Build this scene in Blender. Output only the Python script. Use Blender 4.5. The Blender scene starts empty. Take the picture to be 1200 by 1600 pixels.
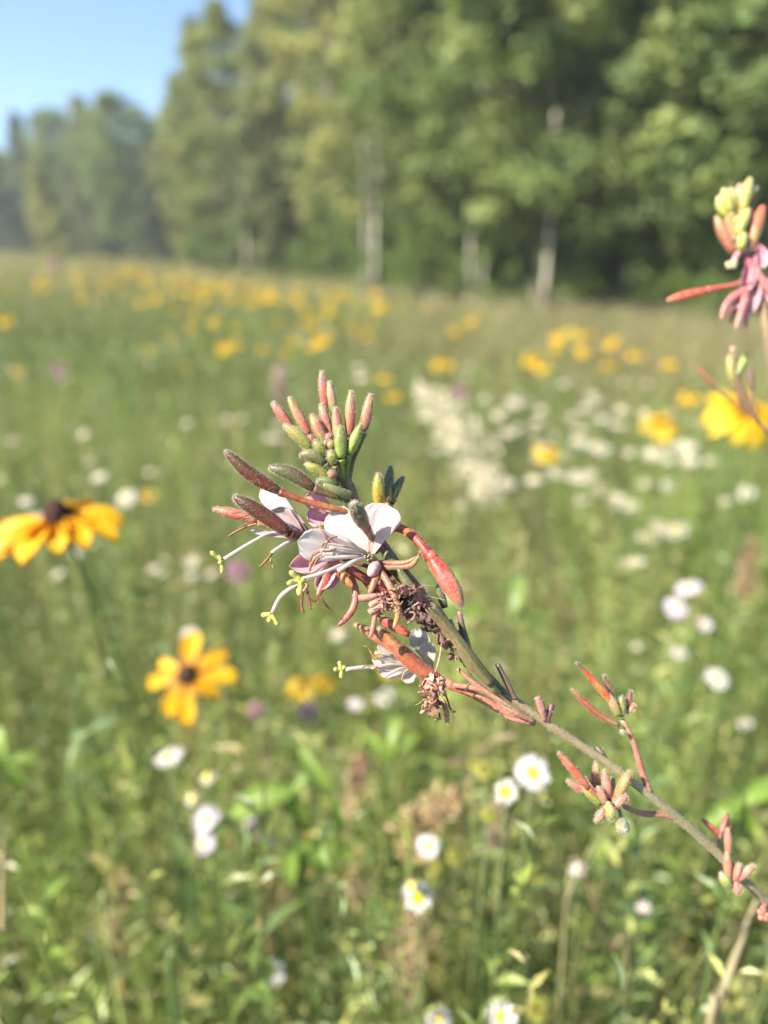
import bpy, math, random
import numpy as np
from mathutils import Vector, Matrix
random.seed(7); rng = np.random.default_rng(11)
sc = bpy.context.scene
R = math.radians

# ------------------------------------------------------------------ camera, world, sun, exposure
CAMZ = 1.15; PITCH = R(18.6); FPX = 1155.0
cam_d = bpy.data.cameras.new('camera'); cam = bpy.data.objects.new('camera', cam_d)
sc.collection.objects.link(cam); sc.camera = cam
cam.location = (0, 0, CAMZ); cam.rotation_euler = (math.pi/2-PITCH, 0, 0)
cam_d.sensor_fit = 'VERTICAL'; cam_d.sensor_height = 36; cam_d.lens = 36*FPX/1600
cam_d.clip_start = 0.005; cam_d.clip_end = 2000
cam_d.dof.use_dof = True; cam_d.dof.focus_distance = 0.190; cam_d.dof.aperture_fstop = 5.5
cam_d.dof.aperture_blades = 0
SUN_EL = R(40); SUN_AZ = R(-122)
sdir = Vector((math.sin(SUN_AZ)*math.cos(SUN_EL), math.cos(SUN_AZ)*math.cos(SUN_EL), math.sin(SUN_EL)))
w = bpy.data.worlds.new('World'); sc.world = w; w.use_nodes = True
nt = w.node_tree; bg = nt.nodes['Background']
sky = nt.nodes.new('ShaderNodeTexSky'); sky.sky_type = 'NISHITA'; sky.sun_disc = False
sky.sun_elevation = SUN_EL; sky.sun_rotation = SUN_AZ
sky.altitude = 100; sky.air_density = 1.0; sky.dust_density = .35; sky.ozone_density = 5.5
nt.links.new(sky.outputs[0], bg.inputs[0]); bg.inputs[1].default_value = 0.092
sl = bpy.data.lights.new('sun', 'SUN'); so = bpy.data.objects.new('sun', sl); sc.collection.objects.link(so)
sl.energy = 4.8; sl.angle = R(0.53); sl.color = (1.0, 0.90, 0.73)
so.rotation_euler = sdir.to_track_quat('Z', 'Y').to_euler(); so.location = sdir*50
sc.view_settings.view_transform = 'Standard'; sc.view_settings.look = 'None'
sc.view_settings.gamma = 1; sc.view_settings.exposure = 1.54
cy = sc.cycles
cy.use_denoising = True; cy.max_bounces = 6; cy.diffuse_bounces = 3; cy.glossy_bounces = 2
cy.transmission_bounces = 4; cy.transparent_max_bounces = 4; cy.volume_bounces = 1
cy.caustics_reflective = False; cy.caustics_refractive = False; cy.sample_clamp_indirect = 6
try: cy.denoiser = 'OPENIMAGEDENOISE'
except Exception: pass

# ------------------------------------------------------------------ measuring helpers
CF = Vector((0, math.cos(PITCH), -math.sin(PITCH))); CU = Vector((0, math.sin(PITCH), math.cos(PITCH)))
CR = Vector((1, 0, 0)); CO = Vector((0, 0, CAMZ))
def P(x, y, d): return CO + CF*d + CR*((x-600)/FPX*d) + CU*(-(y-800)/FPX*d)
def ground(x, y):
    x = np.asarray(x, float); y = np.asarray(y, float)
    xe = np.clip(x, -45, 30)
    s = np.clip((np.hypot(x, y)-1.0)/12.0, 0, 1); s = s*s*(3-2*s)
    return -0.047*xe*s + 0.06*np.sin(x*.35+1)*np.sin(y*.27)*s
def gz(x, y): return float(ground(x, y))
def hit(px, py, h):
    """ground point whose plant of height h shows its head at this place of the photo"""
    d = CF + CR*((px-600)/FPX) + CU*(-(py-800)/FPX)
    t = 0.25
    while t < 90:
        p = CO + d*t
        if p.z <= gz(p.x, p.y)+h: break
        t *= 1.006
    return Vector((p.x, p.y, gz(p.x, p.y))), t

# ------------------------------------------------------------------ materials
def newmat(name):
    m = bpy.data.materials.new(name); m.use_nodes = True
    return m, m.node_tree.nodes, m.node_tree.links, m.node_tree.nodes['Principled BSDF'], m.node_tree.nodes['Material Output']
def col_noise(n, l, scale, lo, hi, coord='Object'):
    at = n.new('ShaderNodeAttribute'); at.attribute_name = 'Col'
    tc = n.new('ShaderNodeTexCoord'); no = n.new('ShaderNodeTexNoise'); no.inputs['Scale'].default_value = scale
    no.inputs['Detail'].default_value = 4
    l.new(tc.outputs[coord], no.inputs['Vector'])
    mr = n.new('ShaderNodeMapRange'); mr.inputs[1].default_value = .3; mr.inputs[2].default_value = .7
    mr.inputs[3].default_value = lo; mr.inputs[4].default_value = hi
    l.new(no.outputs['Fac'], mr.inputs[0])
    hs = n.new('ShaderNodeHueSaturation'); l.new(at.outputs['Color'], hs.inputs['Color']); l.new(mr.outputs[0], hs.inputs['Value'])
    return hs.outputs[0], no
def leafmat(name, scale, lo, hi, trans, rough, spec=.35, sheen=0.0, bump=0.0, coord='Object', sss=0.0):
    m, n, l, b, o = newmat(name)
    c, no = col_noise(n, l, scale, lo, hi, coord)
    l.new(c, b.inputs['Base Color']); b.inputs['Roughness'].default_value = rough
    b.inputs['Specular IOR Level'].default_value = spec
    if sheen: b.inputs['Sheen Weight'].default_value = sheen; b.inputs['Sheen Roughness'].default_value = .4
    if sss:
        b.inputs['Subsurface Weight'].default_value = sss; b.inputs['Subsurface Radius'].default_value = (1, .5, .3)
        b.inputs['Subsurface Scale'].default_value = .0012
    if bump:
        bn = n.new('ShaderNodeBump'); bn.inputs['Strength'].default_value = bump; bn.inputs['Distance'].default_value = .0002
        l.new(no.outputs['Fac'], bn.inputs['Height']); l.new(bn.outputs[0], b.inputs['Normal'])
    if trans:
        t = n.new('ShaderNodeBsdfTranslucent'); l.new(c, t.inputs['Color'])
        mx = n.new('ShaderNodeMixShader'); mx.inputs[0].default_value = trans
        l.new(b.outputs[0], mx.inputs[1]); l.new(t.outputs[0], mx.inputs[2]); l.new(mx.outputs[0], o.inputs['Surface'])
    return m
M_bud = leafmat('plant_skin', 1300, .62, .98, 0, .42, .5, sheen=.12, bump=.8, sss=.08)
def mottle(m):
    n, l = m.node_tree.nodes, m.node_tree.links; hs = [q for q in n if q.type == 'HUE_SAT'][0]
    tc = n.new('ShaderNodeTexCoord'); no = n.new('ShaderNodeTexNoise'); no.inputs['Scale'].default_value = 420; no.inputs['Detail'].default_value = 3; l.new(tc.outputs['Object'], no.inputs['Vector'])
    a = n.new('ShaderNodeMapRange'); a.inputs[1].default_value = .3; a.inputs[2].default_value = .7; a.inputs[3].default_value = .488; a.inputs[4].default_value = .532; l.new(no.outputs['Fac'], a.inputs[0]); l.new(a.outputs[0], hs.inputs['Hue'])
    b_ = n.new('ShaderNodeMapRange'); b_.inputs[1].default_value = .3; b_.inputs[2].default_value = .7; b_.inputs[3].default_value = 1.12; b_.inputs[4].default_value = .9; l.new(no.outputs['Color'], b_.inputs[0]); l.new(b_.outputs[0], hs.inputs['Saturation'])
mottle(M_bud)
M_hair = leafmat('plant_hair', 10, 1.05, 1.15, .55, .4, .5)
M_petal = leafmat('white_petal', 500, .93, 1.05, .42, .55, .3, bump=.25)
M_ray = leafmat('ray_petal', 300, .85, 1.1, .38, .5, .3, bump=.3)
M_dry = leafmat('dry_tissue', 1500, .6, 1.3, .15, .8, .2, bump=.8)
M_leaf = leafmat('leaf', 25, .75, 1.25, .38, .45, .45)
M_grass = leafmat('meadow_leaf', 1.1, .72, 1.22, .36, .38, .5)
M_tree = leafmat('tree_leaf', .35, .85, 1.55, .42, .45, .4)
M_cone = leafmat('flower_cone', 900, .5, 1.4, 0, .8, .2, bump=1)
def barkmat(name, light, dark, scale, thr):
    m, n, l, b, o = newmat(name)
    tc = n.new('ShaderNodeTexCoord'); mp = n.new('ShaderNodeMapping'); mp.inputs['Scale'].default_value = (scale, scale, scale*.35)
    no = n.new('ShaderNodeTexNoise'); no.inputs['Scale'].default_value = 1; no.inputs['Detail'].default_value = 6
    rp = n.new('ShaderNodeValToRGB'); rp.color_ramp.elements[0].position = thr-.06; rp.color_ramp.elements[1].position = thr+.06
    rp.color_ramp.elements[0].color = (*dark, 1); rp.color_ramp.elements[1].color = (*light, 1)
    l.new(tc.outputs['Object'], mp.inputs[0]); l.new(mp.outputs[0], no.inputs['Vector']); l.new(no.outputs['Fac'], rp.inputs[0])
    l.new(rp.outputs[0], b.inputs['Base Color']); b.inputs['Roughness'].default_value = .85
    return m
M_birch = barkmat('birch_bark', (.50, .45, .38), (.10, .085, .07), 6, .44)
M_bark = barkmat('grey_bark', (.22, .19, .15), (.08, .065, .05), 9, .5)
def groundmat():
    m, n, l, b, o = newmat('meadow_soil')
    tc = n.new('ShaderNodeTexCoord'); no = n.new('ShaderNodeTexNoise'); no.inputs['Scale'].default_value = .9; no.inputs['Detail'].default_value = 10
    no.inputs['Roughness'].default_value = .7
    rp = n.new('ShaderNodeValToRGB'); e = rp.color_ramp.elements
    e[0].position = .3; e[0].color = (.035, .045, .015, 1); e[1].position = .7; e[1].color = (.12, .12, .045, 1)
    x = e.new(.5); x.color = (.07, .085, .025, 1)
    l.new(tc.outputs['Object'], no.inputs['Vector']); l.new(no.outputs['Fac'], rp.inputs[0]); l.new(rp.outputs[0], b.inputs['Base Color'])
    b.inputs['Roughness'].default_value = .95
    return m
M_ground = groundmat()

# ------------------------------------------------------------------ mesh helpers
def rawmesh(name, V, F, C, mat, smooth=True):
    """V (n,3) array, F (m,k) array or list of lists, C (n,3) colours"""
    me = bpy.data.meshes.new(name)
    V = np.asarray(V, np.float32)
    if isinstance(F, np.ndarray):
        k = F.shape[1]; nf = len(F)
        me.vertices.add(len(V)); me.vertices.foreach_set('co', V.ravel())
        me.loops.add(nf*k); me.loops.foreach_set('vertex_index', F.astype(np.int32).ravel())
        me.polygons.add(nf); me.polygons.foreach_set('loop_start', np.arange(0, nf*k, k, dtype=np.int32))
        me.polygons.foreach_set('loop_total', np.full(nf, k, np.int32))
        me.update(calc_edges=True)
    else:
        me.from_pydata(V.tolist(), [], F); me.update()
    ca = me.color_attributes.new('Col', 'FLOAT_COLOR', 'POINT')
    C = np.asarray(C, np.float32)
    ca.data.foreach_set('color', np.concatenate([C[:, :3], np.ones((len(C), 1), np.float32)], 1).ravel())
    me.polygons.foreach_set('use_smooth', np.full(len(me.polygons), smooth, bool))
    if mat: me.materials.append(mat)
    return me
def link(name, me, parent=None, loc=None):
    o = bpy.data.objects.new(name, me); sc.collection.objects.link(o)
    if parent: o.parent = parent
    if loc is not None: o.location = loc
    return o
def thing(name, label, cat, loc=(0, 0, 0), group=None):
    o = bpy.data.objects.new(name, None); sc.collection.objects.link(o); o.location = loc; o.empty_display_size = .05
    o['label'] = label; o['category'] = cat
    if group: o['group'] = group
    return o
def tag(o, label, cat, group=None, kind=None):
    if kind: o['kind'] = kind
    if label: o['label'] = label
    if cat: o['category'] = cat
    if group: o['group'] = group
    return o

class MB:
    def __init__(s): s.V = []; s.F = []; s.C = []
    def add(s, V, F, C):
        b = len(s.V); s.V += [tuple(v) for v in V]; s.C += [tuple(c)[:3] for c in C]
        s.F += [[i+b for i in f] for f in F]
    def obj(s, name, mat, parent, origin=(0, 0, 0), smooth=True):
        V = np.array(s.V)-np.array(origin)
        return link(name, rawmesh(name, V, s.F, s.C, mat, smooth), parent)

def catmull(pts, n):
    pts = np.asarray(pts, float)
    if len(pts) == 2: return pts[0]+(pts[1]-pts[0])*np.linspace(0, 1, n)[:, None]
    p = np.vstack([2*pts[0]-pts[1], pts, 2*pts[-1]-pts[-2]]); out = []
    for u in np.linspace(0, len(pts)-1-1e-9, n):
        i = int(u); t = u-i; a, b, c, d = p[i], p[i+1], p[i+2], p[i+3]
        out.append(.5*((2*b)+(-a+c)*t+(2*a-5*b+4*c-d)*t*t+(-a+3*b-3*c+d)*t**3))
    return np.array(out)
def frames(path):
    T = np.gradient(path, axis=0); T /= np.linalg.norm(T, axis=1)[:, None]+1e-12
    n = np.cross(T[0], (0.13, .9, .41)); n /= np.linalg.norm(n); N = []
    for t in T:
        n = n-t*np.dot(n, t); n /= np.linalg.norm(n)+1e-12; N.append(n.copy())
    N = np.array(N); return T, N, np.cross(T, N)
def tube(mb, path, rad, cols, seg=10, ridge=0, flat=1.0, lump=0.0):
    path = np.asarray(path, float); n = len(path)
    rad = np.asarray(rad, float)*np.ones(n); cols = np.asarray(cols, float)*np.ones((n, 3))
    T, N, B = frames(path); V = []; C = []
    for i in range(n):
        for j in range(seg):
            a = 2*math.pi*j/seg; r = rad[i]*(1+ridge*math.cos(4*a))*(1+lump*(random.random()-.5))
            V.append(path[i]+N[i]*math.cos(a)*r+B[i]*math.sin(a)*r*flat); C.append(cols[i])
    F = [[i*seg+j, i*seg+(j+1) % seg, (i+1)*seg+(j+1) % seg, (i+1)*seg+j] for i in range(n-1) for j in range(seg)]
    V.append(path[0]); C.append(cols[0]); V.append(path[-1]); C.append(cols[-1])
    F += [[n*seg, (j+1) % seg, j] for j in range(seg)]+[[n*seg+1, (n-1)*seg+j, (n-1)*seg+(j+1) % seg] for j in range(seg)]
    mb.add(V, F, C); return T, N, B
def mixc(cs, n):
    cs = np.asarray(cs, float)
    if len(cs) == 1: return np.repeat(cs, n, 0)
    u = np.linspace(0, len(cs)-1, n); i = np.minimum(u.astype(int), len(cs)-2); t = (u-i)[:, None]
    return cs[i]*(1-t)+cs[i+1]*t
def hairs(mb, path, rad, T, N, B, count, length, width, col=(.62, .6, .5)):
    n = len(path)
    for _ in range(count):
        u = random.random()*(n-1.001); i = int(u); t = u-i; a = random.random()*2*math.pi
        c = path[i]*(1-t)+path[i+1]*t; r = rad[i]*(1-t)+rad[i+1]*t
        d = N[i]*math.cos(a)+B[i]*math.sin(a); s = np.cross(d, T[i])
        L = length*(.5+random.random()); p = c+d*r*.97
        q = p+(d+T[i]*random.uniform(-.1, .9)+s*random.uniform(-.4, .4))*L
        side = (T[i] if random.random() < .5 else s)*width*.5
        mb.add([p-side, p+side, q], [[0, 1, 2]], [col]*3)

def stamp(tv, tf, org, fr, scl, col):
    """template verts (k,3), faces (f,m); origins (N,3); frames (N,3,3) columns = axes; scales (N,3); colours (N,3)"""
    N = len(org); k = len(tv)
    V = tv[None]*scl[:, None, :]
    V = np.einsum('nij,nkj->nki', fr, V)+org[:, None, :]
    F = tf[None]+(np.arange(N)*k)[:, None, None]
    return V.reshape(-1, 3), F.reshape(-1, tf.shape[1]), np.repeat(col, k, 0)
def mkframes(d, up):
    """y axis = leaf direction d, z ~ up normal"""
    d = d/np.linalg.norm(d, axis=1)[:, None]
    x = np.cross(d, up); x /= np.linalg.norm(x, axis=1)[:, None]+1e-9
    z = np.cross(x, d)
    return np.stack([x, d, z], 2)
def join(parts):
    V = []; F = []; C = []; b = 0
    for v, f, c in parts:
        V.append(v); F.append(f+b); C.append(c); b += len(v)
    return np.vstack(V), np.vstack(F), np.vstack(C)
LEAF_V = np.array([[0, 0, 0], [-.5, .42, .10], [0, .45, 0], [.5, .42, .10], [0, 1, -.16]])
LEAF_F = np.array([[0, 2, 1], [0, 3, 2], [1, 2, 4], [2, 3, 4]])
LEAF2_V = np.array([[0, 0, 0], [-.5, .5, .08], [0, 1, -.1], [.5, .5, .08]]); LEAF2_F = np.array([[0, 2, 1], [0, 3, 2]])
BLADE_V = np.array([[-.5, 0, 0], [.5, 0, 0], [-.42, .45, .0], [.42, .45, .0], [0, 1, -.18]])
BLADE_F = np.array([[0, 1, 3], [0, 3, 2], [2, 3, 4]])
def nrm(n, s=1.0): return rng.normal(0, s, (n, 3))

# ------------------------------------------------------------------ the setting: ground
def build_ground():
    xs = np.concatenate([-np.geomspace(150, 4, 40), np.linspace(-3.5, 3.5, 29), np.geomspace(4, 150, 40)])
    ys = np.concatenate([[-60, -40, -25, -14], np.linspace(-8, 20, 90), np.geomspace(21, 170, 40)])
    X, Y = np.meshgrid(xs, ys); Z = ground(X, Y)
    V = np.stack([X, Y, Z], 2).reshape(-1, 3); nx = len(xs)
    i = np.arange(len(ys)-1)[:, None]*nx+np.arange(nx-1)[None]
    F = np.stack([i, i+1, i+nx+1, i+nx], 2).reshape(-1, 4)
    o = link('ground', rawmesh('ground', V, F, np.full((len(V), 3), .1), M_ground)); o['kind'] = 'structure'
build_ground()

# ------------------------------------------------------------------ meadow ground cover (uncountable)
G1 = np.array([[.18, .29, .055], [.26, .355, .08], [.11, .19, .05], [.33, .385, .12], [.15, .245, .08], [.28, .285, .10]])
STRAW = np.array([[.36, .29, .15], [.30, .22, .11], [.42, .35, .19], [.28, .18, .11]])
def wedge(n, y0, y1, pw=1.0, mx=.8, k=.62):
    u = rng.random(n*3); 
    y = (y0**(pw+1)+(y1**(pw+1)-y0**(pw+1))*u)**(1/(pw+1))
    x = rng.uniform(-1, 1, n*3)*(k*y1+mx); ok = np.abs(x) < k*y+mx
    x, y = x[ok][:n], y[ok][:n]
    return x, y
def dry_amount(x, y):
    """tan grass strip by the wood's edge at right"""
    a = np.clip((y-2.2+x*.6)/4, 0, 1)*np.clip((x+1.2+y*.02)/3, 0, 1)
    return np.maximum(a, np.clip((y-4)/22, 0, .42))
def herbs(n, y0, y1, nl, L, hmean, name, label, tv, tf, width=.28, pw=0.0, mat=M_grass, k=.62, mx=.8, patch=1.0):
    x, y = wedge(n, y0, y1, pw, mx, k); n = len(x); z = ground(x, y)
    pn = np.sin(x*2.3*patch+1.3)*np.sin(y*1.9*patch+.4)+.6*np.sin(x*5.1*patch+y*3.7*patch)
    fn = np.sin(x*31*patch+np.sin(y*17*patch)*2)*np.sin(y*27*patch+np.sin(x*13*patch)*2)
    fn2 = np.sin(x*13*patch+np.sin(y*7*patch)*1.6+.7)*np.sin(y*11*patch+np.sin(x*6*patch)*1.6)
    h = hmean*(1+(.07*pn+.13*fn+.25*fn2)*(1 if patch == 1.0 and y1 < 4 else .45)+rng.normal(0, .12, n)); h = np.clip(h, .12, None)
    lean = rng.normal(0, .13, (n, 2)); dead = rng.random(n) < (.05+.35*dry_amount(x, y))
    spc = ((np.floor(x*4.3*patch+np.sin(y*6*patch)*1.3)+np.floor(y*4.1*patch+np.sin(x*5*patch)*1.3)*3).astype(int)+rng.integers(0, 2, n)) % len(G1)
    pn2 = np.sin(x*.9+y*.5+1)*np.sin(y*.7-x*.3)+.5*np.sin(x*2.7+2)*np.sin(y*1.1)
    base = G1[spc]*(1+.15*pn[:, None]*np.array([1.2, .7, .8])+.16*pn2[:, None]*np.array([1.3, .5, 1.3]))
    da = dry_amount(x, y)[:, None]; base = base*(1-da)+(base*.55+np.array([.34, .30, .13])*.6)*da
    base[dead] = STRAW[rng.integers(0, 4, dead.sum())]
    base *= rng.uniform(.55, 1.3, (n, 1))
    sL = L*rng.uniform(.6, 1.5, n); sw = width*rng.uniform(.6, 1.3, n)
    t = (np.tile((np.arange(nl)+.5)/nl, n)**.8)*.90+.10; t += rng.normal(0, .01, n*nl)
    I = np.repeat(np.arange(n), nl); ph = rng.random(n)[I]*6.28+np.tile(np.arange(nl)*2.4, n)+rng.normal(0, .25, n*nl)
    org = np.stack([x[I]+lean[I, 0]*h[I]*t**1.6, y[I]+lean[I, 1]*h[I]*t**1.6, z[I]+h[I]*t], 1)
    pit = rng.normal(.45, .3, n*nl)+.35*(t-.6)
    d = np.stack([np.cos(ph)*np.cos(pit), np.sin(ph)*np.cos(pit), np.sin(pit)], 1)
    up = np.array([0, 0, 1.])+nrm(n*nl, .35)
    ll = sL[I]*rng.uniform(.6, 1.2, n*nl)*(1.25-.6*t)
    col = base[I]*rng.uniform(.85, 1.15, (n*nl, 1))
    P1 = stamp(tv, tf, org, mkframes(d, up), np.stack([ll*sw[I], ll, ll], 1), col)
    # stems
    so = np.stack([x, y, z], 1); sd = np.stack([lean[:, 0], lean[:, 1], np.ones(n)], 1)
    sv = np.array([[-.5, 0, 0], [.5, 0, 0], [-.3, 1, 0], [.3, 1, 0]]); sf = np.array([[0, 1, 3], [0, 3, 2]])
    a = rng.random(n)*6.28; upn = np.stack([np.cos(a), np.sin(a), 0*a+.01], 1)
    sw_ = np.clip(L*.07, .0012, .02)
    P2 = stamp(sv, sf, so, mkframes(sd, upn), np.stack([0*h+sw_, h*1.02, h], 1), base*.9+.02)
    V, F, C = join([P1, P2])
    o = link(name, rawmesh(name, V, F, C, mat, False)); tag(o, label, 'ground cover', kind='stuff')
def blades(n, y0, y1, hmean, wid, name, label, pw=0.0, dry=.15, mat=M_grass, arch=.5, k=.62, mx=.8):
    x, y = wedge(n, y0, y1, pw, mx, k); n = len(x); z = ground(x, y)
    a = rng.random(n)*6.28; l = np.abs(rng.normal(0, arch, n))
    d = np.stack([np.cos(a)*l, np.sin(a)*l, np.ones(n)], 1)
    up = np.stack([-np.cos(a), -np.sin(a), 0*a+.4], 1)+nrm(n, .25)
    h = hmean*rng.uniform(.6, 1.25, n)
    c = G1[rng.integers(0, len(G1), n)]*np.array([1.1, 1.05, .9]); da = dry_amount(x, y)
    dd = rng.random(n) < dry+.55*da; c[dd] = STRAW[rng.integers(0, 4, dd.sum())]*.85
    c *= rng.uniform(.75, 1.25, (n, 1))
    V, F, C = stamp(BLADE_V, BLADE_F, np.stack([x, y, z], 1), mkframes(d, up), np.stack([0*h+wid, h, h*1.1], 1), c)
    o = link(name, rawmesh(name, V, F, C, mat, False)); tag(o, label, 'ground cover', kind='stuff')
herbs(7500, .12, 3.0, 34, .028, .60, 'meadow_herbs', 'small-leaved green herbs crowding the meadow in front', LEAF_V, LEAF_F)
herbs(8500, .12, 3.0, 64, .014, .62, 'feathery_herbs', 'fine feathery green growth between the herbs', LEAF2_V, LEAF2_F, width=.3)
herbs(26000, 2.6, 12, 14, .048, .56, 'middle_meadow_herbs', 'green herbs of the middle meadow', LEAF2_V, LEAF2_F, width=.3, pw=.4)
herbs(22000, 11, 75, 8, .16, .50, 'far_meadow_herbs', 'green and tan growth of the far meadow', LEAF2_V, LEAF2_F, width=.3, pw=.2, patch=.3, mx=4)
blades(1900, .12, 3.0, .55, .003, 'meadow_grass', 'thin grass blades among the near flowers')
blades(9000, 2.8, 14, .60, .008, 'middle_meadow_grass', 'grass blades of the middle meadow', pw=.4, arch=.8)
blades(26000, 13, 75, .75, .035, 'far_meadow_grass', 'tan and green grass before the trees', pw=.2, dry=.3, mx=4)
blades(6000, 0.15, 75, .16, .05, 'low_grass_mat', 'low grass covering the soil', pw=-.3, dry=.1, mx=2)

# ------------------------------------------------------------------ trees
def tree_meshes(kind, seed):
    """crown, trunk, limbs meshes in local metres; returns dict"""
    r = np.random.default_rng(seed); rr = random.Random(seed)
    K = dict(
        birch=dict(h=15, cr=2.4, base=.13, n=210, leaf=.16, col=[(.25, .27, .085), (.31, .31, .10), (.19, .23, .075)], trunk=.085, bark=M_birch, per=110, shape='oval', sp=.55),
        aspen=dict(h=17, cr=3.0, base=.13, n=290, leaf=.18, col=[(.20, .25, .075), (.26, .29, .09), (.15, .20, .065)], trunk=.10, bark=M_birch, per=110, shape='oval', sp=.62),
        broad=dict(h=13, cr=3.7, base=.15, n=320, leaf=.18, col=[(.18, .245, .07), (.24, .29, .09), (.13, .19, .06)], trunk=.2, bark=M_bark, per=120, shape='round', sp=.65),
        poplar=dict(h=15, cr=2.9, base=.05, n=300, leaf=.19, col=[(.20, .225, .085), (.25, .265, .10), (.14, .17, .07)], trunk=.16, bark=M_bark, per=110, shape='cone', sp=.55),
        spruce=dict(h=13, cr=2.4, base=.05, n=250, leaf=.19, col=[(.09, .125, .06), (.11, .145, .065), (.07, .105, .055)], trunk=.15, bark=M_bark, per=100, shape='cone', sp=.5),
        young=dict(h=5, cr=1.3, base=.03, n=90, leaf=.11, col=[(.34, .33, .09), (.28, .29, .08)], trunk=.05, bark=M_bark, per=90, shape='cone', sp=.33),
        shrub=dict(h=2.4, cr=1.3, base=.02, n=60, leaf=.10, col=[(.14, .20, .045), (.10, .16, .04)], trunk=.03, bark=M_bark, per=90, shape='round', sp=.33),
    )[kind]
    h, cr = K['h'], K['cr']
    lean = (rr.uniform(-.03, .03)*h, rr.uniform(-.03, .03)*h)
    def ax(t): return np.array([lean[0]*t*t+.12*math.sin(t*5+seed), lean[1]*t*t, h*t])
    tr = MB(); path = np.array([ax(t) for t in np.linspace(-.02, .97, 14)])
    rad = K['trunk']*(1-np.linspace(0, 1, 14))**.8+.015; rad[0] *= 1.35
    tube(tr, path, rad, [(.3, .3, .3)], seg=9)
    lm = MB(); cl = []
    def prof(t):
        if K['shape'] == 'cone': return (1-t)**(.5 if kind == 'poplar' else .75)*min(1, t*7+.35)+.05
        if K['shape'] == 'round': return max(.7 if t < .3 else 0, math.sqrt(max(0, 1-(2*t-1)**2))*.95+.08)
        return max(.6 if t < .3 else 0, (math.sin(math.pi*min(1, t**.75)))**.6+.07)
    nb = K['n']
    lob = [rr.uniform(.75, 1.2) for _ in range(7)]; tier = [rr.uniform(.62, 1.2) for _ in range(9)]
    for i in range(nb):
        t = (i+rr.random())/nb; tt = K['base']+(1-K['base'])*t
        a = rr.random()*2*math.pi; q = prof(t)*cr*lob[int(a/6.2832*7) % 7]*tier[int((t+a*.03)*8.9) % 9]*rr.uniform(.8, 1.1)
        f = rr.random()**.45
        c = ax(tt*.98)+np.array([math.cos(a)*q*f, math.sin(a)*q*f, rr.uniform(-.3, .3)+.25*q*f*(-.4 if kind == 'spruce' else .3)])
        cl.append((c, rr.choice(K['col']), K['sp']*rr.uniform(.6, 1.25)))
        if i % 5 == 0 and kind not in ('young', 'shrub'):
            s = ax(max(.05, tt-.05)); m = (s+c)/2+np.array([0, 0, .1*q])
            tube(lm, catmull([s, m, c], 5), np.linspace(.045, .012, 5)*h/14, [(.3, .3, .3)], seg=5)
    # a bare lower trunk band keeps light showing through: fewer clumps low down
    per = K['per']; n = len(cl)*per
    cc = np.repeat(np.array([c[0] for c in cl]), per, 0); sp = np.repeat(np.array([c[2] for c in cl]), per)
    u = r.normal(0, 1, (n, 3)); u /= np.linalg.norm(u, axis=1)[:, None]; u *= (r.random((n, 1))**.45)
    org = cc+u*sp[:, None]*np.array([1, 1, .62])
    org[:, 2] = np.maximum(org[:, 2], .15)
    nor = u*.9+np.array([0, 0, .55])+r.normal(0, .45, (n, 3))
    d = np.cross(nor, r.normal(0, 1, (n, 3)))
    sz = K['leaf']*r.uniform(.6, 1.25, n)
    col = np.repeat(np.array([c[1] for c in cl]), per, 0)*r.uniform(.75, 1.25, (n, 1))
    V, F, C = stamp(LEAF2_V, LEAF2_F, org, mkframes(d, nor), np.stack([sz*.8, sz, sz], 1), col)
    out = dict(crown=rawmesh(kind+'_crown', V, F, C, M_tree, False),
               trunk=rawmesh(kind+'_trunk', tr.V, tr.F, tr.C, K['bark']), h=h)
    if lm.V: out['limbs'] = rawmesh(kind+'_limbs', lm.V, lm.F, lm.C, K['bark'])
    return out
TM = {}
def tree(kind, var, px, depth, hgt, label, rot=None, base_y=None, group='trees along the wood edge', cat='tree', wide=1.0):
    key = (kind, var)
    if key not in TM: TM[key] = tree_meshes(kind, 17*var+hash_kind[kind])
    m = TM[key]; x = (px-600)/FPX*depth; y = depth/math.cos(PITCH)*1.0
    t = thing({'shrub': 'shrub', 'young': 'young_tree', 'birch': 'birch_tree', 'aspen': 'aspen_tree', 'broad': 'broadleaf_tree',
               'poplar': 'poplar_tree', 'spruce': 'conifer_tree'}[kind], label, cat, (x, y, gz(x, y)), group)
    s = hgt/m['h']; t.scale = (s*wide, s*wide, s); t.rotation_euler[2] = random.random()*6.28 if rot is None else rot
    link('trunk', m['trunk'], t); link('crown', m['crown'], t)
    if 'limbs' in m: link('limbs', m['limbs'], t)
    return t
hash_kind = dict(birch=1, aspen=2, broad=3, poplar=4, spruce=5, young=6, shrub=7)
# front row of the wood, right to left: (kind, variant, px, depth, height, label)
front = [
 ('broad', 1, 1330, 14.5, 12, 'dense green tree cut by the right edge, nearest of the wood'),
 ('broad', 2, 1130, 16, 13.5, 'deep green leafy tree standing behind the pink spike at upper right'),
 ('aspen', 1, 985, 18.5, 16, 'tall green tree second from the right along the wood'),
 ('broad', 1, 845, 18, 14.5, 'bright green tree with the plainest white trunk'),
 ('aspen', 2, 725, 22, 18, 'green tree leaning over the pale trunks right of centre'),
 ('birch', 1, 590, 25, 19, 'yellowish birch with several white trunks showing below it'),
 ('birch', 2, 515, 30, 21, 'tall olive birch at the corner where the sky begins'),
 ('aspen', 3, 352, 38.5, 12.6, 'grey green pointed tree, highest against the blue sky'),
 ('birch', 1, 292, 41, 10.0, 'yellowish tree low on the left flank of the pointed tree'),
 ('poplar', 2, 425, 34, 11.2, 'shaded tree between the pointed tree and the tall olive birch'),
]
for f in front: tree(*f, wide=.72 if f[2] == 515 else 1.05 if f[2] == 338 else 1.0)
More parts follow.
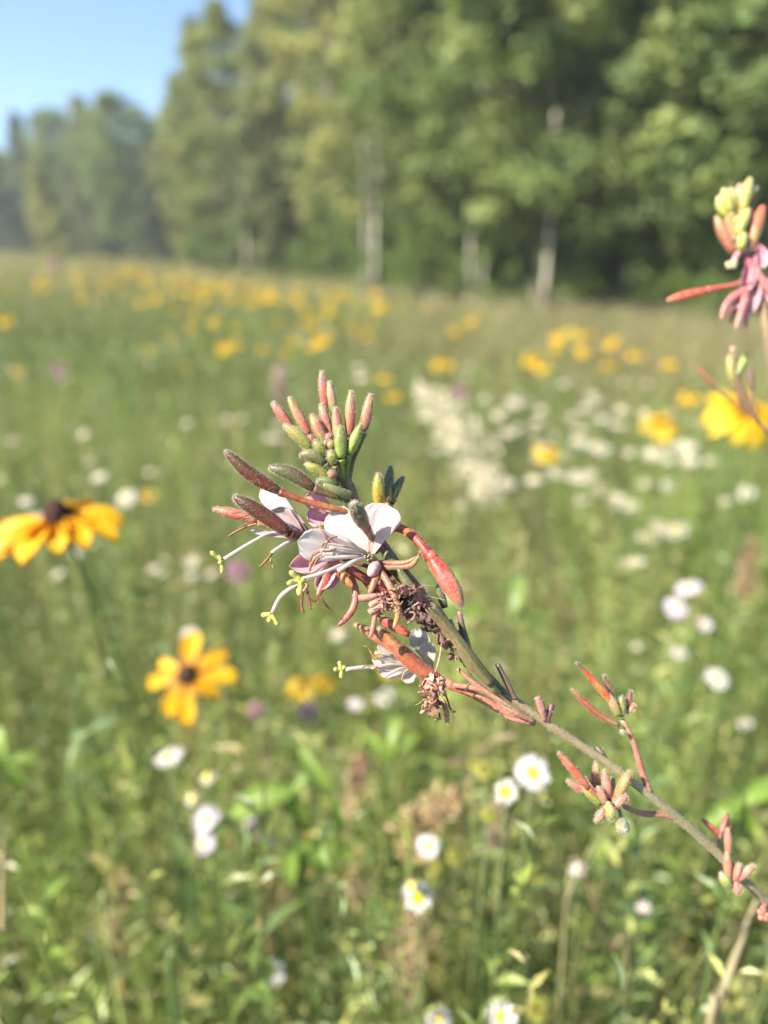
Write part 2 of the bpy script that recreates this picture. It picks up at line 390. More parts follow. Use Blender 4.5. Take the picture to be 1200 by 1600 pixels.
# second row and the depth of the wood
back = [
 ('spruce', 1, 1240, 19, 15), ('aspen', 2, 1060, 23, 19), ('spruce', 2, 925, 23, 17), ('broad', 2, 800, 24, 17), ('spruce', 1, 680, 28, 18),
 ('aspen', 1, 630, 32, 23), ('spruce', 2, 545, 36, 18), ('broad', 1, 490, 42, 15), ('aspen', 1, 880, 29, 24), ('broad', 1, 1180, 25, 18), ('broad', 2, 1000, 31, 20),
 ('poplar', 1, 330, 44, 13.2), ('spruce', 1, 415, 50, 13), ('broad', 2, 340, 48, 11),('aspen', 2, 760, 33, 24), ('spruce', 2, 1400, 20, 15), ('broad', 2, 1500, 16, 13)]
ORD = ['first', 'second', 'third', 'fourth', 'fifth', 'sixth', 'seventh', 'eighth', 'ninth', 'tenth', 'eleventh', 'twelfth', 'thirteenth', 'fourteenth', 'fifteenth', 'sixteenth', 'seventeenth']
for i, k in enumerate(sorted(back, key=lambda q: -q[2])):
    tree(*k, f"{ORD[i]} tree from the right in the shaded row behind the wood's front trees", group='trees deep in the wood')
far = [
 ('spruce', 1, 10, 72, 14.5, 'far bluish tree cut by the left edge of the photo'), ('spruce', 2, 58, 75, 16.5, 'far bluish tree with the highest top near the left edge'),
 ('broad', 1, 110, 70, 16, 'far rounded bluish tree left of the dark pair'), ('poplar', 2, 150, 68, 17, 'far grey tree whose pointed top stands in the middle of the low row'),
 ('spruce', 2, 175, 62, 14, 'far dark conifer beside the low yellow tree'), ('broad', 2, 205, 60, 15.5, 'far dark rounded tree touching the nearer wood'),
 ('spruce', 1, 240, 56, 13, 'far dark conifer in the notch of the sky'), ('broad', 2, -60, 74, 15, 'far bluish broad tree just past the left edge'),]
for f in far: tree(*f[:4], f[4]*.80, f[5], group='far trees at left')
for i, (px, d, hh) in enumerate([(-20, 86, 15), (30, 84, 15), (90, 86, 16), (135, 82, 16), (190, 78, 16), (235, 74, 15.5), (270, 66, 15)]):
    tree('broad', 1 if px % 20 else 2, px, d, hh*.72, f'{ORD[i]} tree from the left in the hindmost bluish row', group='back row of far trees')
tree('young', 1, 85, 50, 6.6, 'small yellow green conical tree before the far dark trees', cat='young tree', group='young trees')
tree('young', 1, 425, 36, 4.2, 'small bush-like young tree at the foot of the pointed tree', cat='young tree', group='young trees')
for px, d, hh, lb in [(665, 21, 1.9, 'bright green bush at the wood foot right of centre'), (560, 27, 2.3, 'low bush before the white trunks'),
      (950, 19.5, 1.5, 'low dark bush beneath the tall green tree'), (1085, 16.5, 1.4, 'low bush at the wood foot near the pink bud'), (330, 37, 2.3, 'low yellowish bush under the left flank tree'),
      (780, 20.5, 1.9, 'small bush between the two pale trunks'), (700, 21.5, 2.6, 'taller bush left of the leaning pale trunk'), (820, 18.5, 2.3, 'bush just left of the brightest trunk'), (900, 18.2, 2.2, 'bush just right of the brightest trunk'),
      (1010, 18.0, 2.6, 'tall bush under the second tree from the right'), (1160, 15.5, 2.1, 'bush beneath the pink spike at the right edge'), (620, 24.0, 2.7, 'tall bush right of the pair of pale trunks'), (400, 35, 3.0, 'tall bush at the foot of the left flank'), (530, 28.5, 2.6, 'bush left of the pair of pale trunks'), (480, 31, 2.0, 'shaded bush at the corner of the wood')]:
    tree('shrub', 1, px, d, hh, lb, cat='shrub', group='bushes at the wood foot')
# the depth of the wood: undergrowth and boughs nobody could count, behind the front rows
EDGE = np.array([[16, 19], [9, 20], [5, 23], [1, 29], [-3, 36], [-8, 45], [-13, 56], [-20, 66], [-32, 80], [-55, 92], [-80, 96]], float)
def deep_wood(n, o0, o1, z0, z1, sz, name, label, col):
    u = rng.random(n)*(len(EDGE)-1.001); i = u.astype(int); t = (u-i)[:, None]; p = EDGE[i]*(1-t)+EDGE[i+1]*t
    tg = EDGE[i+1]-EDGE[i]; tg /= np.linalg.norm(tg, axis=1)[:, None]; nn_ = np.stack([tg[:, 1], -tg[:, 0]], 1)
    lump = .5+.5*np.sin(u*9.0)*np.sin(u*23+1)
    off = o0+(o1-o0)*rng.random(n)**1.3+1.2*lump; p = p+nn_*off[:, None]
    z = ground(p[:, 0], p[:, 1])+z0+(z1-z0)*rng.random(n)*(.75+.25*lump)
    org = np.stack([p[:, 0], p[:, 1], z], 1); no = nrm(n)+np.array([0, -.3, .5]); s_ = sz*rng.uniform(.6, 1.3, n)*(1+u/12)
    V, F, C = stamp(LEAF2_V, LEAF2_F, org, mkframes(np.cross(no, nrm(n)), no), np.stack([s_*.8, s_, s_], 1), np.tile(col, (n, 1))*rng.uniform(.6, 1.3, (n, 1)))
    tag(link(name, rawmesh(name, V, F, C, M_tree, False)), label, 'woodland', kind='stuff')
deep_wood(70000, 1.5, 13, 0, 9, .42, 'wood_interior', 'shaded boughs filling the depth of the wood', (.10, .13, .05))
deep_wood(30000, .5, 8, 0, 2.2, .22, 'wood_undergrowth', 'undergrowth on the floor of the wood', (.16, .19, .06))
# slim pale trunks showing in front of the shade
def pole(px, depth, hgt, rad, label, lean=0.0, topy=None):
    x = (px-600)/FPX*depth; y = depth/math.cos(PITCH); z = gz(x, y); lean *= .5
    t = thing('birch_tree', label, 'tree', (x, y, z), 'slim pale birches at the wood edge')
    mb = MB(); pth = catmull([(0, 0, -.1), (lean*hgt*.5+.05, 0, hgt*.5), (lean*hgt, .1, hgt)], 16)
    tube(mb, pth, np.linspace(rad*.45, rad*.25, 16), [(.3, .3, .3)], seg=9); mb.obj('trunk', M_birch, t)
    n = 900; c = rng.normal(0, 1, (14, 3))*np.array([.8, .8, 1.3])+np.array([lean*hgt, 0, hgt*.95])
    cc = c[rng.integers(0, 14, n)]; u = nrm(n, .33); nor = u+np.array([0, 0, .5])+nrm(n, .4); sz = rng.uniform(.08, .16, n)
    V, F, C = stamp(LEAF2_V, LEAF2_F, cc+u, mkframes(np.cross(nor, nrm(n)), nor), np.stack([sz*.8, sz, sz], 1), np.tile([.13, .18, .05], (n, 1))*rng.uniform(.8, 1.2, (n, 1)))
    link('crown', rawmesh('crown', V, F, C, M_tree, False), t)
pole(852, 17.4, 4.6, .15, 'slim birch with the brightest white trunk right of centre', .01)
pole(735, 18.8, 4.6, .12, 'slim birch whose pale trunk leans left before the shade', -.06)
pole(752, 19.2, 4.6, .09, 'thin birch crossing behind the leaning pale one', .05)
pole(583, 22.2, 4.6, .15, 'slim birch, right one of the pale trunks near centre', .015)
pole(570, 22.6, 4.6, .12, 'slim birch, left one of the pale trunks near centre', -.02)
pole(385, 33.5, 4.6, .15, 'slim birch standing pale in the left flank of the wood', -.02)
pole(430, 35, 4.6, .13, 'slim birch beside the shaded gap left of centre', .02)
pole(905, 18.6, 4.6, .10, 'grey slim birch right of the brightest trunk', .03)
pole(340, 38, 4.6, .12, 'short pale birch farthest left of the slim ones', .01)

# ------------------------------------------------------------------ the gaura in focus
class Plant:
    """parts of one plant, placed by photo position and distance (mm behind the focus plane)"""
    def __init__(s, root, d0): s.root = root; s.o = np.array(root.location); s.d0 = d0
    def pt(s, q):
        d = s.d0+(q[2] if len(q) > 2 else 0)*1e-3
        return np.array(P(q[0], q[1], d))
    def path(s, pts, n): return catmull([s.pt(q) for q in pts], n)
    def m(s, w, dz=0): return w/FPX*(s.d0+dz*1e-3)
    def part(s, mb, name, mat, parent=None):
        V = np.array(mb.V)-s.o
        return link(name, rawmesh(name, V, mb.F, mb.C, mat), parent or s.root)
    def tube(s, name, pts, wid, cols, mat=None, parent=None, n=None, seg=10, hair=0, ridge=0.0, flat=1.0, lump=0.0):
        n = n or max(6, 5*len(pts)); mb = MB(); path = s.path(pts, n)
        w = np.interp(np.linspace(0, 1, n), np.linspace(0, 1, len(wid)), wid) if hasattr(wid, '__len__') else np.full(n, wid)
        rad = np.array([s.m(a)/2 for a in w])
        T, N, B = tube(mb, path, rad, mixc(cols, n), seg, ridge, flat, lump)
        o = s.part(mb, name, mat or M_bud, parent)
        if hair:
            hb = MB(); hairs(hb, path, rad, T, N, B, hair, s.m(3.0), s.m(.8)); s.part(hb, 'fine_hair', M_hair, o if o.parent == s.root else o.parent)
        return o
    def bud(s, pts, w, cols, stalk=None, scols=None, parent=None, hair=90, label=None):
        """pts from base to tip"""
        n = 20; mb = MB(); path = s.path(pts, n); t = np.sin(np.linspace(0, 1, n)*math.pi/2)**.9; path = s.path(pts, 60)[np.minimum((t*59).astype(int), 59)]; path = np.array([path[i]+np.array([0, 0, 1e-7*i]) for i in range(n)])
        prof = (.62+.38*np.clip(t/.45, 0, 1)**.8); prof[:2] *= (.82, .95)
        e = np.clip((t-.60)/.40, 0, 1); prof = prof*np.sqrt(np.clip(1-e**2.6, 0.0, 1))*(1-.22*e)+.02
        prof = prof*(1.04-.14*np.clip((t-.25)/.75, 0, 1))
        rad = prof*s.m(w)/2; C = mixc(cols, n)
        T, N, B = frames(path); seg = 16; V = []; CC = []
        tw = random.random()*1.5
        for i in range(n):
            for j in range(seg):
                a = 2*math.pi*j/seg; g = abs(math.cos(2*a+tw)); r = rad[i]*(1+.09*(g-.5)+.025*(random.random()-.5))
                V.append(path[i]+(N[i]*math.cos(a)+B[i]*math.sin(a))*r)
                k = .78+.5*g*abs(math.cos(a*.5+tw)); CC.append(np.array(C[i])*np.array([1.04-.22*g*abs(math.cos(a*.5+tw)), k, .9]))
        F = [[i*seg+j, i*seg+(j+1) % seg, (i+1)*seg+(j+1) % seg, (i+1)*seg+j] for i in range(n-1) for j in range(seg)]
        V.append(path[0]); V.append(path[-1]); CC += [C[0], C[-1]]
        F += [[n*seg, (j+1) % seg, j] for j in range(seg)]+[[n*seg+1, (n-1)*seg+j, (n-1)*seg+(j+1) % seg] for j in range(seg)]
        mb.add(V, F, CC)
        o = s.part(mb, 'bud', M_bud, parent)
        if label: o['label'] = label
        sub = o if parent is None else parent
        if hair:
            hb = MB(); hairs(hb, path, rad, T, N, B, hair*4, s.m(3.0), s.m(.6)); s.part(hb, 'fine_hair', M_hair, sub)
        if stalk:
            ns = 16; sp = s.path(stalk, ns); sb = MB()
            u = np.linspace(0, 1, ns); rr_ = s.m(w)/2*np.interp(u, [0, .3, .75, .92, 1], [.42, .5, .5, .62, .70])
            Ts, Ns, Bs = tube(sb, sp, rr_, mixc(scols, ns), 12, ridge=.06)
            hairs(sb, sp, rr_, Ts, Ns, Bs, hair, s.m(2.6), s.m(.8), (.5, .4, .3))
            s.part(sb, 'bud_stalk', M_bud, sub)
        return o
    def petal(s, name, base, tip, w, cols, parent, tilt=0.0, cup=.15, bend=.1, seed=0, clawt=.22, fold=0.0, mat=None, round_=.62, rot=0.0):
        r = random.Random(seed); b = s.pt(base); t = s.pt(tip); ax = t-b; L = np.linalg.norm(ax); ax /= L
        view = np.array(CF); side = np.cross(ax, view); side /= np.linalg.norm(side); nor = np.cross(side, ax)
        side, nor = side*math.cos(rot)+nor*math.sin(rot), nor*math.cos(rot)-side*math.sin(rot)
        W = s.m(w)/2; nu, nv = 18, 11; V = []; C = []; cc = mixc(cols, nu)
        for i in range(nu):
            u = i/(nu-1)
            c = clawt*.35; q = c+(1-c)*(math.sin(math.pi*min(1, max(0, (u-.08)/.92))**1.25*.5+0) if u < round_ else 1)
            if u <= round_: q = c+(1-c)*(u/round_)**.95*(1.0) ; q = min(1, q)
            else: q = math.sqrt(max(0, 1-((u-round_)/(1-round_))**2.3))*1.0
            for j in range(nv):
                v = (j/(nv-1)*2-1)
                x = v*W*q; z = nor*(L*bend*math.sin(u*math.pi*.55)*1.0)-nor*(cup*W*(v*v)*q*2)+nor*(W*.05*math.sin(v*9+u*4+seed)*q)
                z = z+nor*W*.09*(abs(v) > .8)*math.sin(u*17+seed)*q
                if fold: z = z-nor*abs(v)*W*fold*q
                V.append(b+ax*L*u+side*x+z)
                vein = 1-.05*(math.cos(v*14) > .75); C.append(cc[i]*vein)
        F = [[i*nv+j, i*nv+j+1, (i+1)*nv+j+1, (i+1)*nv+j] for i in range(nu-1) for j in range(nv-1)]
        mb = MB(); mb.add(V, F, C); o = s.part(mb, name, mat or M_petal, parent)
        sm = o.modifiers.new('thickness', 'SOLIDIFY'); sm.thickness = .00012
        return o
    def lobes(s, name, c, ends, w, parent, col=((.56, .56, .16), (.64, .62, .22))):
        mb = MB()
        for e in ends:
            path = s.path([c, ((c[0]+e[0])/2+random.uniform(-1, 1), (c[1]+e[1])/2, c[2]), e], 8)
            tube(mb, path, np.array([.7, .8, .85, .9, .9, .95, .85, .4])*s.m(w)/2, mixc(col, 8), 9, lump=.3)
        return s.part(mb, name, M_petal, parent)
    def squiggles(s, name, items, parent, mat=None):
        """several thin pieces in one part: (points, width, colours)"""
        mb = MB()
        for pts, w_, c in items:
            n = 5*len(pts); tube(mb, s.path(pts, n), s.m(w_)/2*(.75+.35*np.abs(np.sin(np.arange(n)*1.7))), mixc(c, n), 7, flat=.6, lump=.25)
        return s.part(mb, name, mat or M_dry, parent)
    def strip(s, name, pts, w, cols, parent, n=16, curl=.5):
        path = s.path(pts, n); T, N, B = frames(path); mb = MB(); V = []; C = []; cc = mixc(cols, n); nv = 5
        for i in range(n):
            sd = np.cross(T[i], np.array(CF)); sd /= np.linalg.norm(sd); no = np.cross(sd, T[i]); u = i/(n-1)
            q = math.sqrt(max(.02, 1-max(0, (u-.6)/.4)**2))*(.7+.3*min(1, u*4))*(1-.3*u)
            for j in range(nv):
                v = j/(nv-1)*2-1; V.append(path[i]+sd*v*s.m(w)/2*q+no*curl*s.m(w)/2*v*v*q); C.append(cc[i]*(1-.22*(j == 2)))
        F = [[i*nv+j, i*nv+j+1, (i+1)*nv+j+1, (i+1)*nv+j] for i in range(n-1) for j in range(nv-1)]
        mb.add(V, F, C); o = s.part(mb, name, M_bud, parent); sm = o.modifiers.new('thickness', 'SOLIDIFY'); sm.thickness = .0003
        return o

PINK = (.48, .15, .13); SAL = (.50, .23, .15); GRN = (.24, .29, .06); DGR = (.095, .12, .04); DRED = (.15, .032, .025); OLV = (.15, .15, .055)
TIPO = (.50, .22, .07); WHT = (.66, .59, .57); BRN = (.26, .13, .08); STEMG = (.29, .23, .14); RED = (.60, .07, .07)
root = thing('gaura_plant', 'tall arching gaura in sharp focus, white flower below a tuft of salmon buds', 'wildflower', (.22, .2, 0))
G = Plant(root, .190)
# main stem, from the ground outside the frame up to the bud tuft
stem_pts = [(1300, 1520, 62), (1200, 1413, 36), (1110, 1322, 25), (1040, 1263, 18), (960, 1200, 12), (900, 1160, 9), (830, 1113, 6), (760, 1060, 4), (722, 1020, 3), (690, 975, 3), (655, 925, 2), (610, 870, 3), (565, 800, 3), (545, 765, 2), (536, 735, 1), (525, 712, 1)]
sp = [np.array((.22, .2, 0)), np.array((.225, .2, .35)), np.array((.21, .2, .65))]+[G.pt(q) for q in stem_pts]
n = 110; path = catmull(sp, n); mb = MB()
W = np.interp(np.linspace(0, 1, n), [0, .17, .25, .4, .55, .65, .75, .9, 1], [22, 19, 16, 14, 14, 16, 19, 15, 8])
rad = np.array([G.m(a)/2 for a in W])
cs = mixc([STEMG, STEMG, (.34, .27, .16), (.40, .32, .19), (.34, .26, .16), (.30, .21, .13), (.26, .13, .09), (.22, .10, .07), (.26, .14, .07)], n)
T, N, B = tube(mb, path, rad, cs, 14, ridge=.05, lump=.03)
st = G.part(mb, 'stem', M_bud); hb = MB(); hairs(hb, path[15:], rad[15:], T[15:], N[15:], B[15:], 1600, G.m(3.5), G.m(.9)); G.part(hb, 'fine_hair', M_hair, st)

# --- top tuft of buds: (base, tip, width, colours, stalk to the axis)
def tb(base, tip, w, cols, z0=0, z1=0, mid=None, st_=None, sc_=None, hair=90, label=None):
    pts = [(*base, z0)]+([(*mid, (z0+z1)/2)] if mid else [])+[(*tip, z1)]
    G.bud(pts, w, cols, stalk=[(q[0], q[1], q[2] if len(q) > 2 else z0) for q in st_] if st_ else None, scols=sc_, hair=hair, label=label)
ST = [(.20, .11, .06), (.24, .18, .08)]
tb((508, 640), (502, 579), 15, [PINK, PINK, (.60, .26, .2), SAL], 5, 4, st_=[(528, 740, 3), (512, 690, 4), (508, 642, 5)], sc_=ST)
tb((523, 648), (514, 595), 14.5, [GRN, SAL, SAL, (.6, .3, .2)], 3, 2, st_=[(530, 740, 3), (524, 690, 3), (523, 650, 3)], sc_=ST)
tb((546, 683), (548.5, 610), 16.5, [PINK, SAL, SAL, (.55, .33, .16)], 1, 0, st_=[(541, 745, 2), (543, 715, 2), (546, 684, 1)], sc_=ST)
tb((568, 674), (579.5, 615), 17.5, [(.3, .12, .08), SAL, SAL, (.55, .36, .2)], 0, -1, mid=(573, 648), st_=[(543, 770, 2), (549, 725, 1), (561, 695, 0), (568, 676, 0)], sc_=[(.2, .13, .06), DGR, (.22, .11, .06)])
tb((484, 681), (451, 620), 16, [PINK, SAL, (.42, .33, .1), SAL], 2, 1, mid=(467, 650), st_=[(526, 735, 3), (505, 706, 3), (484, 682, 2)], sc_=ST)
tb((456, 668), (425, 628), 16, [PINK, PINK, (.6, .2, .18), SAL], 4, 3, st_=[(516, 735, 4), (478, 702, 4), (456, 669, 4)], sc_=[SAL, PINK])
tb((487, 702), (443, 663), 19, [GRN, (.34, .36, .09), (.4, .26, .11), (.42, .2, .12)], -1, -2, mid=(466, 681), st_=[(526, 742, 2), (506, 722, 0), (487, 703, -1)], sc_=ST)
tb((508, 692), (486, 647), 17, [(.3, .3, .08), PINK, (.42, .3, .1), PINK], 0, 0, st_=[(530, 740, 2), (520, 715, 1), (508, 692, 0)], sc_=ST)
tb((517, 684), (501, 630), 16, [SAL, PINK, (.5, .28, .14), (.52, .2, .16)], 2, 2, st_=[(530, 740, 2), (524, 710, 2), (517, 685, 2)], sc_=ST)
tb((530, 695), (524, 635), 16, [GRN, SAL, PINK, (.58, .25, .18)], 0, -1, st_=[(532, 745, 2), (531, 720, 1), (530, 696, 0)], sc_=ST)
tb((533, 716), (531, 664), 19.5, [(.32, .38, .08), GRN, (.26, .30, .08), (.34, .2, .1)], -3, -3.5, st_=[(536, 760, 2), (535, 738, -1), (533, 717, -3)], sc_=[DGR, GRN], label='broad green bud in front of the tuft')
tb((545, 709), (565, 662), 17.5, [(.33, .42, .08), (.31, .40, .08), GRN, (.45, .28, .12)], -2, -3, mid=(553, 690), st_=[(540, 765, 2), (541, 738, 0), (545, 710, -2)], sc_=[DGR, GRN])
tb((508, 724), (468, 711), 18.5, [DGR, (.22, .24, .09), (.24, .22, .09), (.42, .17, .09)], -2, -3, mid=(488, 711), st_=[(538, 760, 2), (524, 742, -1), (508, 725, -2)], sc_=[DGR, DGR])
tb((511, 711), (490, 688), 18, [DGR, GRN, (.26, .24, .09), (.38, .16, .1)], -2, -3, st_=[(534, 742, 2), (523, 726, 0), (511, 712, -2)], sc_=ST)
tb((512, 745), (476, 724), 17.5, [(.4, .34, .08), GRN, (.36, .38, .09), (.48, .16, .1)], -1, -2, mid=(495, 733), st_=[(538, 765, 2), (526, 754, 0), (512, 746, -1)], sc_=[BRN, SAL])
tb((524, 726), (514, 704), 15.5, [DGR, GRN, (.32, .32, .1), (.45, .2, .12)], -3, -4, st_=[(537, 752, 2), (530, 740, -1), (524, 727, -3)], sc_=ST)
tb((526, 758), (495, 751), 15, [DGR, (.24, .26, .1), OLV, (.38, .15, .08)], -2, -3, mid=(510, 752), st_=[(541, 770, 2), (534, 764, 0), (526, 759, -2)], sc_=[BRN, DGR])
tb((524, 745), (513, 737), 12, [BRN, SAL, (.42, .17, .1)], -3, -4, hair=30)
tb((518, 703), (516, 688), 12, [BRN, (.4, .3, .1), (.42, .14, .1)], -2, -3, hair=40)
tb((512, 697), (507, 690), 9, [BRN, PINK], -2, -3, hair=25)
tb((515, 690), (513, 677), 12, [PINK, (.55, .2, .2)], -1, -1, hair=30)
tb((493, 690), (482, 681), 12, [BRN, (.4, .12, .1)], -1, -2, hair=30)
tb((530, 735), (521, 722), 13, [BRN, (.4, .15, .09)], -1, -2, hair=30)
# --- long horizontal buds to the left; dark ones' red-brown deepened to include shade
tb((437, 768), (351, 704), 21, [DRED, (.13, .03, .018), (.10, .035, .018), (.115, .045, .022), (.34, .14, .045)], -2, -4, mid=(392, 741),
   st_=[(547, 800, 2), (515, 793, 0), (480, 784, -1), (455, 775, -2), (437, 769, -2)], sc_=[(.45, .16, .07), (.46, .13, .06), (.38, .08, .05), DRED], hair=210, label='longest dark red bud, reaching to the left')
tb((490, 763), (420, 730), 22, [(.12, .04, .028), (.11, .10, .04), (.10, .105, .04), (.12, .12, .05), (.36, .16, .06)], -2, -3, mid=(457, 741),
   st_=[(556, 800, 2), (544, 781, 1), (515, 773, -1), (490, 764, -2)], sc_=[DGR, DGR, (.18, .12, .06), (.17, .07, .05)], hair=180)
tb((452, 832), (364, 775), 24, [DRED, (.11, .028, .016), (.08, .032, .016), (.09, .038, .02), (.34, .14, .045)], -4, -6, mid=(405, 800),
   st_=[(580, 862, 8), (530, 858, 7), (480, 842, 2), (452, 833, -4)], sc_=[DRED, DRED, DRED], hair=210, label='dark brownish red bud in front of the pink one')
tb((402, 815), (332, 795), 16, [PINK, (.62, .13, .12), (.60, .15, .14), (.62, .2, .17)], 3, 3, mid=(368, 803),
   st_=[(590, 890, 4), (500, 860, 5), (440, 828, 4), (402, 816, 3)], sc_=[DRED, PINK, SAL], hair=80)
# --- side tuft right of the axis
tb((591, 793), (591, 739), 18, [(.50, .23, .05), (.42, .38, .06), (.34, .36, .07), (.36, .26, .08)], 3, 1, st_=[(583, 835, 9), (588, 815, 6), (591, 794, 3)], sc_=[BRN, SAL])
tb((606, 785), (611, 727), 16, [(.30, .17, .06), DGR, (.12, .14, .06), (.12, .12, .06)], 8, 8, mid=(607, 755), st_=[(590, 835, 9), (600, 812, 8), (606, 786, 8)], sc_=[BRN, (.45, .2, .08)])
tb((611, 789), (631, 744), 14.5, [DGR, (.10, .15, .05), (.10, .15, .05), (.10, .13, .06)], 9, 9, mid=(618, 766), st_=[(592, 835, 9), (603, 812, 9), (611, 790, 9)], sc_=[BRN, DGR])
# --- foreshortened fuzzy bud in front of the white flower
tb((570, 822), (551, 786), 24, [(.42, .22, .19), (.24, .17, .12), (.12, .13, .07), (.14, .13, .07), (.34, .18, .08)], -7, -16, st_=[(588, 862, 6), (583, 845, 2), (571, 824, -7)], sc_=[DGR, DGR, PINK], hair=160, label='fuzzy grey green bud pointing at the camera')
# --- fat red bud at right, hanging from a curved dark red tube
G.bud([(672, 868, -3), (690, 893, -4), (708, 922, -5), (722, 950, -5)], 28, [(.56, .06, .07), (.58, .12, .10), (.56, .18, .13), (.52, .28, .17)],
      stalk=[(600, 836, 7), (618, 824, 5), (640, 833, 1), (660, 853, -2), (673, 872, -3)], scols=[(.5, .32, .06), (.55, .12, .05), (.42, .05, .05), (.25, .05, .06)], hair=200, label='fat crimson bud hanging to the right')
mb = MB(); tube(mb, G.path([(666, 872, -3.5), (682, 866, -3.5)], 6), np.array([.6, .95, 1.05, 1.05, .95, .6])*G.m(18)/2, [(.62, .06, .07)], 12); G.part(mb, 'bud_collar', M_bud)

# --- first white flower
fl = G.tube('flower', [(610, 900, 4), (592, 884, 2), (576, 868, 0)], [9, 11, 15], [DRED, (.30, .09, .06), (.55, .40, .25)])
WG = [(.68, .46, .44), (.71, .58, .57), (.74, .66, .65), (.76, .70, .69)]
G.petal('petal', (577, 866, 0), (522, 793, 1), 66, WG, fl, seed=1, cup=.06, bend=.03, round_=.70)
G.petal('petal', (572, 868, 0), (463, 845, -7), 52, WG, fl, seed=2, cup=.08, bend=-.05, round_=.70)
G.petal('petal', (579, 864, 0), (603, 787, 0), 62, WG, fl, seed=3, cup=.08, bend=.02, round_=.70)
G.petal('petal', (582, 868, -1), (604, 806, -8), 24, WG, fl, seed=4, cup=.1, bend=.15, rot=.4, round_=.6)
def stamen(pts, ant, parent=fl, w=5.0):
    mb = MB(); n = 12; tube(mb, G.path(pts, n), np.linspace(.55, 1.0, n)*G.m(w)/2, mixc([(.80, .72, .62), WHT], n), 8)
    o = G.part(mb, 'stamen', M_petal, parent)
    return o
sts = [[(575, 868, 0), (545, 856, -4), (508, 848, -6)], [(574, 868, 0), (545, 845, -4), (520, 832, -4)], [(575, 869, 0), (540, 862, -6), (500, 860, -9)],
       [(575, 870, 0), (545, 870, -6), (502, 871, -8)], [(576, 870, 0), (553, 877, -6), (528, 892, -8)], [(574, 868, 0), (550, 860, -5), (515, 855, -8)], [(575, 868, 0), (550, 850, -6), (528, 838, -7)], [(575, 870, 0), (540, 868, -5), (505, 864, -6)]]
for i, q in enumerate(sts): stamen(q, None, w=7.5 if i in (3, 4) else 5.5)
AC = [(.45, .24, .16), (.30, .15, .11), (.42, .24, .14)]
G.squiggles('anthers', [([(499, 816, -5), (501, 828, -6), (508, 838, -7), (513, 848, -6)], 3.6, AC), ([(528, 838, -7), (515, 842, -8), (508, 856, -8), (508, 864, -8)], 3.8, AC),
   ([(525, 858, -8), (512, 861, -9), (500, 861, -9), (490, 868, -9)], 3.8, AC), ([(500, 862, -9), (492, 864, -9), (486, 872, -9), (484, 888, -8)], 4.2, AC), ([(502, 866, -9), (493, 872, -9), (487, 880, -9), (484, 892, -8)], 3.8, [(.55, .34, .16), (.4, .2, .12)]),
   ([(500, 872, -8), (494, 877, -9), (490, 886, -9)], 4.2, AC), ([(515, 845, -8), (506, 850, -8), (502, 856, -9)], 3.2, AC)], fl)
G.tube('pistil', [(574, 870, 0), (540, 880, -5), (505, 895, -9), (470, 905, -11)], [3.5, 5, 6.5, 5.5], [(.8, .7, .62), WHT, WHT], mat=M_petal, parent=fl)
G.lobes('stigma', (470, 906, -11), [(453, 893, -12), (449, 912, -13), (467, 930, -13), (474, 907, -10)], 10, fl)
mb = MB()
for i in range(12):
    a = random.uniform(-1, 5); b_ = (577+random.uniform(-5, 7), 868+random.uniform(-6, 6), 0)
    tube(mb, G.path([b_, (b_[0]-random.uniform(0, 8), b_[1]-random.uniform(-3, 7), -3)], 4), G.m(1.3), [(.62, .52, .38)], 5)
G.part(mb, 'flower_throat', M_petal, fl)
# reflexed brown red sepals
SP = [(.30, .09, .06), (.34, .13, .08), (.46, .26, .12)]
G.strip('sepal', [(585, 880, 1), (615, 881, 0), (640, 878, -1), (658, 861, -2)], 10, SP, fl)
G.strip('sepal', [(588, 886, 0), (615, 887, -1), (642, 884, -2), (655, 868, -3)], 8, SP, fl)
G.strip('sepal', [(586, 882, -1), (588, 900, -3), (583, 915, -4), (577, 927, -4)], 11, SP, fl)
G.strip('sepal', [(588, 884, -1), (606, 910, -4), (619, 940, -6), (622, 960, -6), (615, 982, -6)], 10, [(.30, .09, .06), (.36, .14, .09), (.48, .26, .10), (.5, .34, .13)], fl)
G.bud([(590, 880, -1), (577, 900, -4)], 19, [(.6, .35, .36), (.66, .42, .44)], parent=fl, hair=0)

# --- second white flower behind the left buds
f2 = G.tube('flower', [(560, 880, 5), (510, 850, 5), (470, 842, 5)], [8, 9, 13], [DRED, (.35, .10, .09), (.5, .2, .2)])
PW = [(.60, .34, .37), (.66, .50, .52), (.69, .58, .60), (.71, .63, .64)]
G.petal('petal', (485, 832, 6), (402, 762, 10), 34, PW, f2, seed=11, cup=.3, bend=.14)
G.petal('petal', (482, 836, 4), (424, 800, 0), 46, PW, f2, seed=12, cup=.5, bend=.2)
G.petal('petal', (478, 838, 4), (430, 795, 2), 40, PW, f2, seed=13, cup=.2, bend=.05, rot=.5)
G.petal('petal', (460, 842, 4), (390, 829, 2), 9, PW, f2, seed=14, cup=.2, bend=.05)
G.tube('stamen', [(465, 842, 4), (445, 850, 2), (424, 864, 0)], [4, 6, 6], [WHT, WHT], mat=M_petal, parent=f2)
G.tube('pistil', [(470, 842, 4), (428, 832, 3), (395, 846, 1), (350, 873, -1)], [4, 4.6, 5, 5.2], [WHT, WHT, (.8, .74, .7)], mat=M_petal, parent=f2)
G.lobes('stigma', (346, 875, -1), [(329, 862, -2), (343, 880, -2), (347, 897, -1), (340, 868, -1)], 8, f2)
